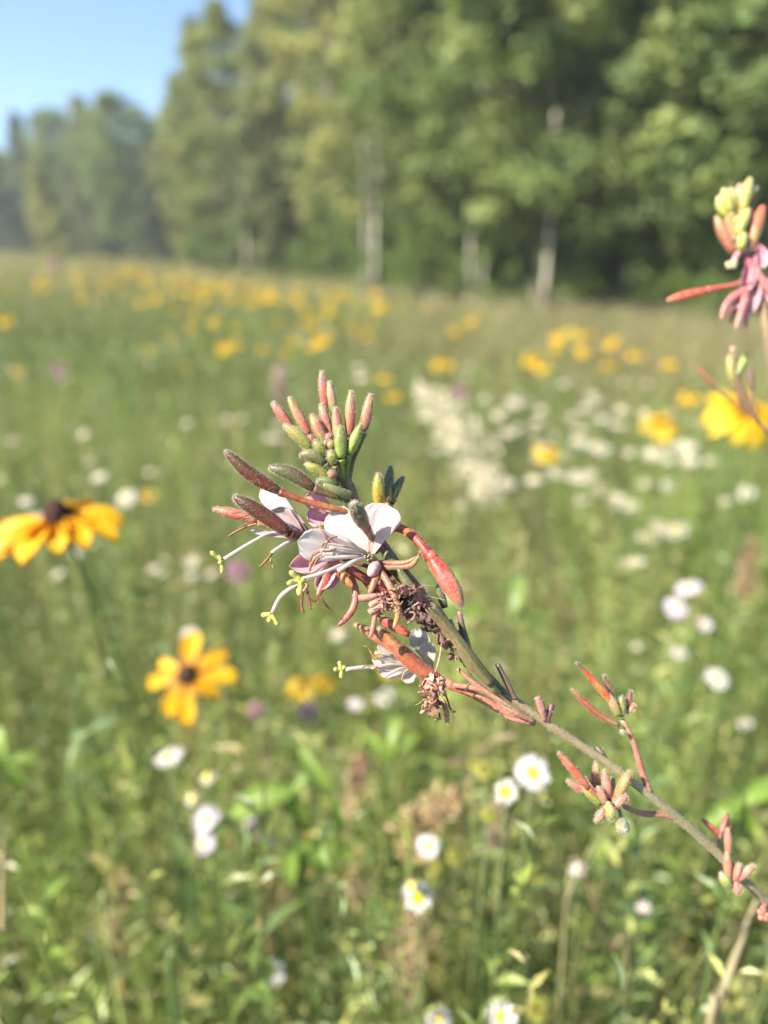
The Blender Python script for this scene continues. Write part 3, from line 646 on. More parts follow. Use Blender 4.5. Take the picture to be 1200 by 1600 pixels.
G.squiggles('anthers', [([(426, 863, 0), (418, 874, -1), (406, 886, -1)], 4.5, [(.30, .16, .08), (.36, .2, .1)]), ([(422, 868, 0), (424, 878, 0), (427, 888, 0)], 3.2, [(.5, .36, .16), (.35, .2, .1)]),
    ([(402, 818, 1), (385, 823, 1), (368, 831, 1), (358, 838, 1)], 4, [(.45, .24, .14), (.4, .2, .1)]), ([(388, 818, 1), (376, 823, 0), (372, 826, 0)], 3, [(.4, .2, .14)]), ([(363, 802, 0), (376, 801, 0)], 1.6, [DRED]), ([(370, 811, 0), (384, 806, 0), (391, 803, 0)], 1.8, [DRED]), ([(405, 793, 0), (411, 787, 0)], 2.0, [DRED])], f2)

# --- faded pink flower under and behind the white one
f3 = G.tube('flower', [(600, 925, 5), (570, 905, 4), (540, 888, 3), (515, 878, 2)], [10, 13, 12, 10], [RED, (.50, .08, .10), (.52, .12, .16), (.6, .2, .26)], label if False else None) if False else \
     G.tube('flower', [(600, 925, 5), (570, 905, 4), (540, 888, 3), (515, 878, 2)], [10, 13, 12, 10], [(.52, .07, .09), (.50, .08, .10), (.52, .12, .16), (.6, .2, .26)])
f3['label'] = 'faded magenta flower with crumpled petals'
MG = [(.66, .24, .33), (.74, .42, .50), (.76, .50, .56)]
G.petal('petal', (524, 868, 1), (460, 884, -6), 34, MG, f3, seed=21, cup=.6, bend=.25)
G.petal('petal', (530, 872, 0), (497, 918, -5), 28, MG, f3, seed=22, cup=.5, bend=.2)
G.petal('petal', (535, 880, 0), (513, 918, -3), 20, MG, f3, seed=23, cup=.3, bend=.2)
G.petal('petal', (545, 868, 2), (495, 868, 0), 26, MG, f3, seed=24, cup=.3, bend=.2)
G.petal('petal', (526, 800, 5), (476, 775, 5), 32, MG, f3, seed=25, cup=.5, bend=.2)
G.petal('petal', (524, 815, 5), (480, 802, 4), 34, MG, f3, seed=26, cup=.6, bend=.2)
G.strip('sepal', [(518, 885, -1), (508, 905, -3), (496, 932, -4)], 14, [(.60, .14, .10), (.56, .12, .10), (.4, .12, .1)], f3)
G.strip('sepal', [(528, 894, -3), (540, 905, -5), (551, 917, -5)], 12, [(.62, .17, .08), (.62, .2, .09), (.5, .2, .08)], f3)
G.tube('pistil', [(510, 893, -2), (470, 910, -3), (440, 930, -3), (425, 957, -3)], [5, 5.5, 6, 5.5], [(.72, .5, .5), (.8, .66, .64), WHT], mat=M_petal, parent=f3)
G.lobes('stigma', (424, 960, -3), [(408, 961, -3), (420, 972, -4), (435, 978, -3)], 9, f3)
DB = [(.16, .06, .04), (.24, .10, .06)]
G.squiggles('anthers', [([(473, 920, -4), (472, 935, -4), (471, 945, -4), (474, 958, -4)], 4.5, DB), ([(478, 918, -4), (482, 932, -4), (485, 952, -4)], 4.8, DB), ([(482, 932, -4), (490, 939, -4), (497, 936, -4), (497, 946, -4)], 4, DB),
    ([(502, 934, -4), (508, 944, -4), (518, 956, -4)], 4, DB), ([(474, 924, -5), (480, 915, -5), (476, 910, -4)], 5, [(.5, .28, .22), BRN]), ([(518, 906, -2), (514, 920, -2)], 3, [(.5, .4, .3)])], f3)
# curled red sepals and tubes of older flowers around the axis
of = G.tube('flower', [(640, 965, 5), (610, 930, 4), (575, 905, 2), (548, 888, 0)], [12, 13, 13, 10], [DRED, (.46, .06, .08), (.52, .09, .11), (.45, .08, .08)])
of['label'] = 'spent flower with long curling red sepals'
G.strip('sepal', [(548, 900, -1), (556, 925, -3), (552, 950, -4), (541, 966, -4), (528, 978, -4)], 10, [(.40, .09, .07), (.46, .13, .10), (.50, .14, .11), (.36, .08, .07)], of)
G.tube('sepal', [(600, 935, -3), (588, 955, -4), (582, 985, -4), (578, 996, -4)], [6, 7, 8, 5], [(.58, .2, .18), (.62, .16, .16)], parent=of)
G.tube('sepal', [(575, 898, 2), (600, 912, 1), (620, 908, 0)], [9, 9, 8], [(.5, .1, .1), (.62, .16, .12)], parent=of)
G.tube('sepal', [(560, 895, 5), (585, 925, 4), (610, 945, 4)], [9, 11, 10], [(.46, .06, .08), (.42, .07, .08), DRED], parent=of)
def crumple(cx, cy, rx, ry, nn, cols, size, z, label=None, ang=0.0, name='withered_flower'):
    mb = MB(); ca, sa = math.cos(ang), math.sin(ang)
    for i in range(nn):
        a = random.random()*6.28; q = random.random()**.5; lx, ly = rx*math.cos(a)*q, ry*math.sin(a)*q
        c = G.pt((cx+lx*ca-ly*sa, cy+lx*sa+ly*ca, z+random.uniform(-3, 2))); S = G.m(size*random.uniform(.5, 1.3))
        u = Vector((random.gauss(0, 1), random.gauss(0, .6), random.gauss(-.5, 1))).normalized(); v = u.cross(Vector((random.gauss(0, 1), random.gauss(-1, 1), random.gauss(0, 1)))).normalized(); w_ = u.cross(v)
        u, v, w_ = map(np.array, (u, v, w_)); cc = np.array(random.choice(cols)); V = []; C = []; nu, nv = 8, 6; k1, k2, k3 = random.uniform(2, 6), random.uniform(3, 8), random.random()*6; roll = random.uniform(1.0, 3.2)
        asp = random.uniform(.25, .6)
        for a_ in range(nu):
            for b_ in range(nv):
                p, t = a_/(nu-1)-.5, (b_/(nv-1)-.5)*2; wd = asp*(1-abs(p*1.7)**2*.8)
                th = t*roll; V.append(c+u*S*p+v*S*wd*math.sin(th)/max(1, roll*.6)+w_*S*(wd*(1-math.cos(th))*.5+.10*math.sin(p*k2*2+t*k1+k3))+np.random.normal(0, .035, 3)*S); C.append(cc*random.uniform(.75, 1.15))
        mb.add(V, [[a_*nv+b_, a_*nv+b_+1, (a_+1)*nv+b_+1, (a_+1)*nv+b_] for a_ in range(nu-1) for b_ in range(nv-1)], C)
    o = G.part(mb, name, M_dry)
    if label: o['label'] = label
    return o
np.random.seed(4)
# --- withered tangle along the axis
def tangle(cx, cy, rx, ry, nn, cols, w_, z, name='withered_flower', label=None, ang=0.0):
    it = []
    for i in range(nn):
        a = random.random()*6.28; q = random.random()**.5
        x = cx+math.cos(a)*rx*q*math.cos(ang)-math.sin(a)*ry*q*math.sin(ang); y = cy+math.cos(a)*rx*q*math.sin(ang)+math.sin(a)*ry*q*math.cos(ang)
        pts = [(x, y, z+random.uniform(-3, 2))]; da = random.random()*6.28
        for k in range(3):
            da += random.uniform(-1.3, 1.3); L = random.uniform(4, 9); pts.append((pts[-1][0]+math.cos(da)*L, pts[-1][1]+math.sin(da)*L, pts[-1][2]+random.uniform(-1, 1)))
        c = random.choice(cols); it.append((pts, w_*random.uniform(.6, 1.4), [c, np.array(c)*.8]))
    o = G.squiggles(name, it, None)
    if label: o['label'] = label
    return o
crumple(655, 952, 42, 9, 34, [(.13, .08, .06), (.19, .12, .10), (.09, .065, .05), (.34, .18, .15)], 24, -1, label='dark withered flower remains on the axis', ang=.85)
tangle(652, 945, 44, 15, 30, [(.10, .07, .06), (.42, .22, .19), (.22, .13, .11)], 2.0, -3, name='withered_stamens', ang=.85)
crumple(600, 942, 10, 18, 12, [(.42, .22, .17), (.50, .24, .20), (.20, .09, .07), (.52, .30, .22)], 22, -4)
tangle(602, 940, 16, 22, 16, [(.46, .22, .18), (.12, .07, .05), (.5, .30, .22)], 2.6, -6, name='withered_stamens')
crumple(640, 925, 16, 8, 8, [(.38, .2, .17), (.17, .10, .08)], 18, -4, ang=.5)
crumple(698, 1006, 30, 8, 14, [(.32, .18, .14), (.14, .09, .07), (.44, .27, .2)], 20, -2, ang=.85)
for k in range(9):
    ox = random.uniform(-9, 9); zz = random.uniform(-5, -2); c0 = random.choice([(.36, .32, .16), (.13, .11, .05), (.22, .19, .08), (.30, .17, .11)])
    G.strip('bract', [(770+ox*.6, 1072-ox*.5, zz+3), (735+ox, 1030-ox*.7, zz), (700+ox*1.2, 985-ox*.9, zz), (672+ox*1.3-k, 948-ox, zz)], random.uniform(5, 10), [c0, np.array(c0)*.85, np.array(c0)*.6], None, curl=.4)
for pts in [[(578, 948, -5), (590, 940, -5), (604, 938, -5)], [(577, 958, -5), (590, 950, -5), (598, 944, -5)], [(560, 935, -5), (575, 934, -5), (590, 930, -5)]]:
    G.strip('withered_petal', pts, 10, [(.55, .26, .20), (.5, .24, .2), (.4, .18, .14)], None, curl=.8)
G.squiggles('withered_stamens', [([(625, 965, -4), (635, 955, -5), (645, 948, -5), (660, 938, -5)], 3.5, [(.4, .24, .22), (.5, .34, .3)]), ([(635, 975, -4), (645, 968, -5), (648, 958, -5), (640, 956, -5)], 4, [(.4, .22, .2)]),
    ([(650, 918, -2), (668, 915, -3), (700, 915, 0)], 1.0, [(.5, .4, .3)]), ([(662, 930, -3), (680, 934, -3), (697, 938, -3)], 1.0, [(.6, .5, .4)]), ([(641, 912, -2), (652, 918, -2), (655, 914, -2)], 1.5, [(.2, .12, .1)])], None)
# bracts along the axis
BR = [(.20, .20, .07), (.26, .27, .09), (.16, .17, .07)]
for pts, w_, cs_ in [([(640, 915, 2), (612, 880, 1), (600, 852, 2)], 20, [DGR, OLV, DGR]), ([(690, 968, -1), (650, 930, -3), (622, 888, -2)], 19, [OLV, (.17, .18, .07), OLV]), ([(735, 1040, 0), (705, 995, -4), (680, 955, -4), (655, 935, -3)], 22, [OLV, (.20, .16, .07), BRN]),
                     ([(780, 1085, 1), (735, 1040, -3), (708, 990, -4), (704, 968, -3)], 12, [(.30, .26, .12), (.20, .18, .07), (.26, .24, .10)]), ([(740, 1052, 4), (722, 1018, 4), (716, 985, 4)], 12, [DRED, (.16, .12, .08), (.14, .12, .09)]), ([(695, 950, 5), (688, 925, 5), (686, 912, 5)], 12, [DGR, (.2, .17, .12), DGR]),
                     ([(633, 890, 1), (640, 905, 1), (662, 930, 1)], 8, [(.2, .1, .07), DGR, DGR]), ([(550, 775, -3), (530, 768, -4), (505, 757, -4)], 13, [DGR, OLV, (.3, .3, .14)]), ([(575, 810, 1), (548, 790, 0), (530, 775, 0)], 14, [OLV, DGR, DGR]),
                     ([(560, 790, 4), (553, 770, 4), (548, 752, 4)], 9, [BRN, (.2, .13, .07), BRN]), ([(575, 850, 3), (567, 820, 3), (570, 800, 3)], 16, [DGR, (.14, .14, .06), DGR])]:
    G.strip('bract', pts, w_, cs_, None, curl=.6)
G.tube('seed_capsule', [(737, 1030, 2), (729, 1005, 1), (722, 980, 0), (718, 955, 0)], [6, 13, 11, 7], [(.22, .10, .06), (.50, .24, .13), (.13, .10, .07), (.14, .11, .08), (.38, .2, .16)], hair=60)
G.tube('spent_tube', [(735, 1035, -1), (722, 1020, -2), (705, 975, -2)], [7, 9, 8], [(.33, .3, .16), (.24, .22, .1)], hair=40)
# --- long salmon buds below
G.bud([(690, 1064, 6), (660, 1047, 6), (625, 1017, 5), (590, 980, 4)], 25, [(.46, .08, .07), (.50, .11, .08), (.50, .17, .10), (.48, .22, .13)], hair=140,
      stalk=[(835, 1130, 7), (790, 1112, 6), (745, 1088, 6), (695, 1066, 6)], scols=[(.4, .16, .1), (.52, .22, .15), (.55, .2, .14), (.5, .12, .1)], label='thick salmon bud lying across the lower flower')
G.bud([(660, 1045, 9), (600, 1000, 9), (553, 975, 9)], 20, [(.5, .12, .09), (.48, .2, .12), (.42, .3, .14)], hair=60)
G.bud([(640, 992, 6), (610, 975, 6), (592, 965, 6)], 16, [(.62, .09, .09), (.58, .12, .11)], hair=40)
for pts, w_ in [([(835, 1128, 5), (800, 1110, 3), (760, 1080, 3), (708, 1070, 4)], 11), ([(835, 1128, 5), (790, 1100, 2), (745, 1070, 1), (715, 1045, 1)], 8), ([(740, 1090, 8), (765, 1102, 7), (800, 1122, 6), (830, 1130, 6)], 9)]:
    G.tube('spent_tube', pts, [w_*.6, w_, w_, w_*.7], [(.42, .2, .14), (.55, .26, .2), (.5, .2, .15)], hair=50)
# --- lower white flower, a little behind
WF = [(.72, .58, .46), (.78, .69, .61), (.80, .73, .68)]
f4 = G.tube('flower', [(690, 1072, 16), (665, 1052, 14), (648, 1042, 12)], [10, 12, 16], [(.5, .2, .15), (.6, .4, .25), (.66, .6, .42)])
f4['label'] = 'lower white flower half hidden by the salmon bud'
for k, (tx, ty, tz, ww) in enumerate([(590, 1010, 8, 20), (582, 1032, 8, 22), (592, 1050, 8, 24), (628, 1062, 8, 24)]): G.petal('petal', (655, 1046, 12), (tx, ty, tz), ww, WF, f4, seed=30+k, cup=.3, bend=.05)
for tx, ty in [(586, 1020), (580, 1044), (600, 1058), (612, 1010)]: G.tube('stamen', [(650, 1044, 12), ((650+tx)/2, (1040+ty)/2-4, 9), (tx, ty, 7)], [3, 5, 5], [WHT], mat=M_petal, parent=f4)
G.tube('pistil', [(640, 1044, 12), (580, 1042, 10), (540, 1046, 8)], [6, 7, 7], [WHT, WHT], mat=M_petal, parent=f4)
G.lobes('stigma', (534, 1046, 8), [(522, 1046, 7), (530, 1033, 8), (539, 1040, 8), (533, 1060, 8)], 8, f4)
G.squiggles('anthers', [([(585, 1030, 7), (575, 1012, 7), (568, 1010, 7)], 3, AC), ([(590, 1042, 7), (572, 1040, 7), (566, 1044, 7)], 3.5, AC)], f4)
G.petal('petal', (672, 1040, 14), (648, 982, 14), 34, WF, f4, seed=41, cup=.3, bend=.1)
G.petal('petal', (676, 1045, 14), (664, 1002, 12), 28, WF, f4, seed=42, cup=.3, bend=.1)
# --- crumpled brown flower hanging below the axis
crumple(674, 1070, 12, 14, 20, [(.50, .25, .18), (.56, .32, .24), (.40, .19, .14), (.60, .38, .29)], 32, -5, label='crumpled pinkish brown flower hanging on a thread')
crumple(672, 1098, 12, 8, 6, [(.48, .24, .17), (.52, .29, .2), (.2, .12, .08)], 24, -5)
tangle(674, 1080, 16, 22, 22, [(.52, .28, .2), (.42, .2, .14), (.24, .13, .09)], 3.2, -7, name='withered_stamens')
G.squiggles('withered_stamens', [([(690, 1000, -3), (688, 1020, -4), (684, 1038, -5), (678, 1055, -5)], 2.6, [(.5, .34, .25)]), ([(690, 1070, -5), (698, 1090, -4), (705, 1110, -4), (712, 1112, -4)], 3, [(.16, .09, .06)]), ([(680, 1095, -5), (686, 1112, -4), (687, 1125, -4)], 3, [(.2, .1, .07)]),
    ([(666, 1095, -4), (664, 1108, -4), (658, 1115, -4)], 5, [(.5, .3, .2)]), ([(692, 1095, -3), (697, 1110, -3), (699, 1130, -3)], 9, [(.55, .26, .17)]), ([(678, 1125, -4), (690, 1122, -4)], 5, [(.5, .3, .17)])], None)
# --- lower stem: stubs, side branches and bud clusters
for pts, w_, cs_ in [([(806, 1092, 3), (795, 1072, 2), (777, 1037, 2)], 10, [(.3, .2, .13), (.2, .11, .08), (.12, .08, .06)]), ([(790, 1085, 3), (775, 1068, 2), (758, 1050, 2)], 10, [DGR, (.13, .10, .07), (.12, .10, .08)]),
                     ([(851, 1126, 6), (846, 1105, 5), (839, 1089, 5)], 14, [(.38, .18, .14), (.42, .2, .16), (.36, .18, .14)]), ([(855, 1128, 6), (859, 1112, 6), (863, 1100, 6)], 11, [(.2, .08, .09), (.14, .07, .08)]),
                     ([(948, 1190, 15), (940, 1178, 16), (932, 1167, 17)], 13, [DGR, (.15, .13, .08), (.13, .10, .07)])]:
    G.tube('seed_capsule', pts, [w_*.6, w_, w_*.8], cs_, hair=40)
b1 = G.tube('side_branch', [(1015, 1238, 16), (1003, 1205, 15), (988, 1155, 14), (972, 1125, 14)], [13, 11, 9, 9], [(.46, .16, .13), (.45, .18, .15), (.40, .22, .15)], hair=140)
b1['label'] = 'pinkish side branch rising from the lower stem'
for base, tip, w_, cs_, mid, z in [((967, 1112), (900, 1034), 12, [(.4, .28, .1), (.62, .16, .06), (.5, .10, .05), (.12, .07, .05), (.14, .08, .06)], (940, 1078), 12), ((968, 1134), (893, 1077), 11, [(.38, .2, .1), (.36, .08, .06), (.38, .09, .07), (.42, .14, .1)], (930, 1112), 12),
                             ((960, 1100), (944, 1054), 9, [SAL, (.2, .1, .07), (.12, .08, .06)], None, 16), ((972, 1120), (971, 1087), 13, [(.35, .33, .1), GRN, (.3, .3, .12)], None, 13), ((979, 1115), (986, 1078), 10, [SAL, (.2, .09, .06), (.15, .08, .06)], None, 15),
                             ((967, 1118), (950, 1084), 15, [GRN, (.5, .3, .18), (.5, .24, .16)], None, 12), ((982, 1114), (992, 1100), 9, [SAL, (.55, .2, .1)], None, 14), ((970, 1140), (974, 1146), 5, [(.6, .5, .4)], None, 11)]:
    G.bud([(*base, z)]+([(*mid, z)] if mid else [])+[(*tip, z)], w_, cs_, parent=b1, hair=60)
b2 = G.tube('side_branch', [(1058, 1280, 20), (1033, 1273, 19), (1000, 1270, 17), (968, 1256, 14)], [9, 11, 10, 9], [(.35, .14, .10), (.44, .17, .14), (.40, .17, .14)], hair=120)
b2['label'] = 'short side branch with the star-like cluster of salmon buds'
SB = [(.46, .18, .15), (.52, .21, .17), (.50, .20, .16), (.52, .27, .19)]
for base, tip, w_, cs_, z in [((912, 1226), (872, 1175), 15, [(.4, .12, .08), (.46, .15, .09), (.45, .15, .09), (.5, .18, .12)], 9), ((935, 1256), (907, 1222), 15, [GRN, (.36, .3, .1), (.42, .2, .1)], 10), ((905, 1233), (886, 1219), 12, SB, 13), ((949, 1248), (944, 1203), 15, SB, 11),
      ((966, 1245), (986, 1204), 17, [(.5, .2, .12), (.44, .28, .1), (.5, .26, .13), (.55, .26, .15)], 10), ((959, 1262), (980, 1243), 15, SB, 8), ((944, 1254), (934, 1230), 13, SB, 9), ((938, 1238), (925, 1204), 13, [SAL, PINK], 17), ((926, 1238), (914, 1215), 12, [SAL, PINK], 17),
      ((952, 1240), (958, 1215), 13, [(.5, .36, .2), (.52, .4, .24)], 15), ((943, 1265), (930, 1285), 14, SB, 9), ((951, 1256), (955, 1283), 16, [(.45, .36, .14), GRN, (.32, .35, .12)], 6), ((929, 1199), (931, 1190), 10, [(.6, .3, .16)], 18)]:
    cb = (base[0]*.8+951*.2, base[1]*.8+1258*.2)
    G.bud([(*cb, z), ((cb[0]+tip[0])/2+random.uniform(-1.5, 1.5), (cb[1]+tip[1])/2, z), (*tip, z)], w_, cs_, parent=b2, hair=80)
    G.tube('bud_stalk', [(*cb, z), ((cb[0]+951)/2, (cb[1]+1258)/2, z+1), (955, 1258, 14)], [w_*.62, w_*.5, 5], [cs_[0], (.44, .2, .14)], parent=b2)
G.tube('bud_stalk', [(965, 1256, 12), (969, 1270, 9), (972, 1285, 8)], [5, 6, 6], [(.3, .3, .17)], parent=b2)
G.bud([(972, 1284, 8), (973, 1292, 3), (974, 1296, -1)], 21, [(.3, .27, .16), (.38, .3, .2), (.45, .3, .2)], parent=b2, hair=120)
b3 = G.tube('side_branch', [(1137, 1345, 27), (1137, 1365, 27), (1143, 1385, 28)], [9, 12, 10], [(.4, .15, .11), (.48, .17, .13)])
b3['label'] = 'lowest bud cluster in the picture on the stem'
for base, tip, w_, cs_ in [((1138, 1376), (1136, 1330), 14, SB), ((1138, 1335), (1137, 1293), 13, SB), ((1148, 1375), (1156, 1348), 14, SB), ((1153, 1374), (1179, 1350), 15, SB), ((1149, 1376), (1153, 1398), 14, SB), ((1140, 1385), (1126, 1364), 19, [GRN, (.38, .35, .14), (.4, .3, .18)]), ((1146, 1378), (1161, 1392), 11, SB)]:
    G.bud([(*base, 26), (*tip, 25)], w_, cs_, parent=b3, hair=40)
b4 = G.tube('side_branch', [(1118, 1325, 32), (1125, 1308, 36), (1127, 1300, 38)], [6, 7, 6], [(.38, .14, .12)])
for base, tip, w_ in [((1126, 1303), (1137, 1270), 12), ((1124, 1303), (1096, 1279), 11), ((1128, 1302), (1143, 1290), 8)]: G.bud([(*base, 38), (*tip, 40)], w_, [(.38, .10, .10), (.35, .10, .09), (.22, .09, .08)], parent=b4, hair=0)
b5 = G.tube('side_branch', [(1196, 1412, 34), (1192, 1425, 32), (1190, 1432, 31)], [8, 8, 7], [(.5, .16, .16)])
for tip in [(1184, 1423), (1186, 1437), (1199, 1440), (1192, 1415), (1203, 1430)]: G.bud([(1193, 1428, 31), (*tip, 30)], 11, [(.56, .14, .16), (.6, .18, .18)], parent=b5, hair=0)

# ------------------------------------------------------------------ second gaura at the right edge, farther back
r2p = P(1330, 1500, .40)
root2 = thing('gaura_plant', 'second gaura cut by the right edge, pink drooping flower and yellow green buds', 'wildflower', (r2p.x, r2p.y, 0))
G2 = Plant(root2, .275)
mb = MB(); q = [np.array((r2p.x, r2p.y, 0)), np.array((r2p.x+.01, r2p.y, .45))]+[G2.pt(t) for t in [(1290, 960, 60), (1235, 740, 25), (1205, 560, 5), (1190, 470, 2), (1172, 420, 1), (1155, 375, 0), (1143, 340, 0)]]
pp = catmull(q, 70); tube(mb, pp, np.interp(np.linspace(0, 1, 70), [0, .5, 1], [.0022, .0018, .0009]), mixc([STEMG, STEMG, (.34, .2, .13), (.4, .18, .14)], 70), 10); G2.part(mb, 'stem', M_bud)
YG = [(.42, .42, .10), (.52, .52, .14), (.55, .5, .2), (.6, .42, .25)]
for base, tip, w_, cs_, z in [((1160, 330), (1173, 276), 17, YG, 0), ((1137, 340), (1122, 305), 17, YG, 0), ((1143, 332), (1130, 293), 16, YG, -2), ((1147, 330), (1142, 292), 15, YG, 0), ((1152, 325), (1157, 286), 15, [(.55, .4, .2), (.6, .32, .26), (.62, .4, .34)], 1), ((1160, 318), (1184, 292), 14, [(.5, .42, .18), (.62, .4, .32)], 2),
      ((1152, 368), (1171, 325), 17, YG, -2), ((1146, 396), (1118, 336), 17, [(.38, .14, .1), (.4, .16, .1), (.36, .26, .12), (.42, .3, .16)], 0), ((1174, 384), (1193, 320), 19, [(.4, .38, .12), (.52, .14, .08), (.58, .16, .09), (.6, .24, .14)], 0), ((1158, 390), (1163, 362), 15, YG, -3), ((1150, 350), (1155, 338), 12, YG, -2)]:
    G2.bud([(*base, z), ((base[0]*.5+tip[0]*.5)-1.5, (base[1]+tip[1])/2, z), (*tip, z)], w_, cs_, hair=0, stalk=[(1150, 400, 0), ((1150+base[0])/2, (400+base[1])/2, 0), (*base, z)], scols=[(.42, .2, .14), (.45, .3, .14)])
G2.bud([(1104, 454, 0), (1070, 462, 0), (1041, 470, 0)], 14, [(.66, .07, .10), (.62, .12, .10), (.60, .18, .13), (.62, .26, .18)], hair=0, stalk=[(1170, 432, 1), (1150, 444, 0), (1125, 449, 0), (1104, 453, 0)], scols=[(.4, .12, .1), (.45, .14, .1), (.55, .1, .1), (.66, .1, .14)])
ff = G2.tube('flower', [(1165, 400, 0), (1175, 420, 0), (1172, 445, -1)], [10, 12, 12], [(.5, .14, .18), (.55, .2, .26)])
PK = [(.62, .26, .34), (.68, .38, .46), (.72, .5, .54)]
for b_, t_, w_, s_ in [((1190, 388), (1145, 378), 26, 1), ((1186, 382), (1195, 415), 24, 2), ((1180, 392), (1166, 452), 24, 3), ((1186, 400), (1178, 486), 22, 4), ((1170, 440), (1150, 478), 22, 5), ((1190, 430), (1206, 470), 26, 6)]:
    G2.petal('petal', (*b_, 0), (*t_, -3), w_, PK, ff, seed=s_+50, cup=.6, bend=.2)
for pts, w_ in [([(1168, 452, -2), (1145, 465, -3), (1134, 480, -3), (1127, 500, -3)], 12), ([(1166, 455, -2), (1162, 480, -3), (1150, 515, -3)], 11), ([(1172, 455, 0), (1168, 480, 0), (1165, 518, 0)], 10), ([(1180, 420, -1), (1195, 440, -2), (1204, 460, -2)], 11), ([(1152, 470, 0), (1144, 490, 1), (1141, 506, 1)], 9)]:
    G2.strip('sepal', pts, w_, [(.6, .2, .2), (.58, .18, .2), (.56, .26, .22)], ff)
G2.tube('pistil', [(1160, 385, -1), (1152, 398, -2), (1144, 410, -2)], [9, 8, 7], [(.66, .34, .4), (.76, .5, .52)], mat=M_petal, parent=ff)
G2.lobes('stigma', (1142, 413, -2), [(1134, 413, -2), (1139, 420, -2), (1150, 417, -2), (1152, 408, -2)], 9, ff, col=((.72, .68, .36), (.8, .76, .5)))
b6 = G2.tube('side_branch', [(1238, 745, 25), (1215, 700, 20), (1190, 665, 16), (1165, 640, 14), (1152, 620, 12)], [8, 7, 6, 5, 5], [(.3, .2, .12), (.26, .14, .09)])
for base, tip, w_, cs_ in [((1120, 608), (1087, 570), 8, [(.3, .14, .09), (.34, .10, .07), (.28, .1, .08)]), ((1145, 598), (1139, 553), 13, [(.3, .3, .1), (.42, .42, .14), (.5, .4, .24)]), ((1150, 590), (1168, 549), 12, [(.14, .14, .06), (.4, .42, .12), (.5, .5, .16)]), ((1175, 612), (1172, 574), 10, [(.2, .12, .08), (.14, .09, .06), (.12, .09, .07)]), ((1144, 550), (1146, 541), 9, [(.6, .45, .3)])]:
    G2.bud([(*base, 12), ((base[0]+tip[0])/2, (base[1]+tip[1])/2+1, 12), (*tip, 12)], w_, cs_, parent=b6, hair=0, stalk=[(1185, 660, 15), ((1175+base[0])/2, (650+base[1])/2, 13), (*base, 12)], scols=[(.26, .14, .09), (.3, .2, .1)])

# ------------------------------------------------------------------ black-eyed susans
YEL = [(.70, .37, .012), (.76, .50, .02), (.78, .55, .03)]
def ray_mesh(mb, L, w, droop, az, r0=.0, twist=0.0, cols=YEL, nu=9, nv=5, notch=True, wave=.04, z0=0.0):
    V = []; C = []; cc = mixc(cols, nu); jit = random.uniform(.85, 1.12)
    for i in range(nu):
        u = i/(nu-1); q = min(1, .35+u*1.6)*math.sqrt(max(0.03, 1-max(0, (u-.68)/.32)**2.2))
        for j in range(nv):
            v = j/(nv-1)*2-1; x = r0+L*(u*math.cos(droop*u))-(notch*(.05*L if (i == nu-1 and j == nv//2) else 0))
            z = z0-L*math.sin(droop*u)*u*.9+w*.25*v*v*q-wave*L*math.sin(u*5+az)*v
            z += w*.07*math.cos(v*12); y = v*w/2*q
            y, z = y*math.cos(twist)-z*math.sin(twist)*0, z+y*math.sin(twist)
            V.append((x*math.cos(az)-y*math.sin(az), x*math.sin(az)+y*math.cos(az), z)); C.append(cc[i]*jit*np.array([1, 1-.06*(j % 2), 1]))
    mb.add(V, [[i*nv+j, i*nv+j+1, (i+1)*nv+j+1, (i+1)*nv+j] for i in range(nu-1) for j in range(nv-1)], C)
def cone_mesh(mb, r, h, bumps=True, cols=((.035, .016, .012), (.06, .028, .02)), seg=18, rings=7):
    V = []; C = []
    for i in range(rings):
        t = i/rings; a_ = t*math.pi/2
        for j in range(seg):
            a = 6.2832*(j+.5*(i % 2))/seg; k = 1+(.10*random.uniform(-1, 1) if bumps else 0)
            V.append((r*math.cos(a_)*k*math.cos(a), r*math.cos(a_)*k*math.sin(a), h*math.sin(a_)*k)); C.append(np.array(cols[0])*(1-t)+np.array(cols[1])*t*random.uniform(.5, 1.5))
    V.append((0, 0, h)); C.append(cols[1]); V.append((0, 0, -.1*h)); C.append(cols[0])
    F = [[i*seg+j, i*seg+(j+1) % seg, (i+1)*seg+(j+1) % seg, (i+1)*seg+j] for i in range(rings-1) for j in range(seg)]
    F += [[(rings-1)*seg+j, (rings-1)*seg+(j+1) % seg, rings*seg] for j in range(seg)]+[[(j+1) % seg, j, rings*seg+1] for j in range(seg)]
    mb.add(V, F, C)
def frame_from(nrm_, spin=0.0):
    return Vector(nrm_).normalized().to_track_quat('Z', 'Y').to_matrix().to_4x4() @ Matrix.Rotation(spin, 4, 'Z')
def curved_stem(root, name, base, top, out_dir, r, col, leaves=True, bend=.25):
    o = np.array(root.location); top = np.array(top); L = np.linalg.norm(top-np.array(base)); od = np.array(out_dir)/np.linalg.norm(out_dir)
    path = catmull([np.array(base), np.array(base)*.55+top*.45+np.array([.01, .01, 0]), top-od*L*.12, top], 24)-o
    mb = MB(); tube(mb, path, np.linspace(r*1.2, r*.85, 24), [col], 8); s = link(name, rawmesh(name, mb.V, mb.F, mb.C, M_leaf), root)
    return path
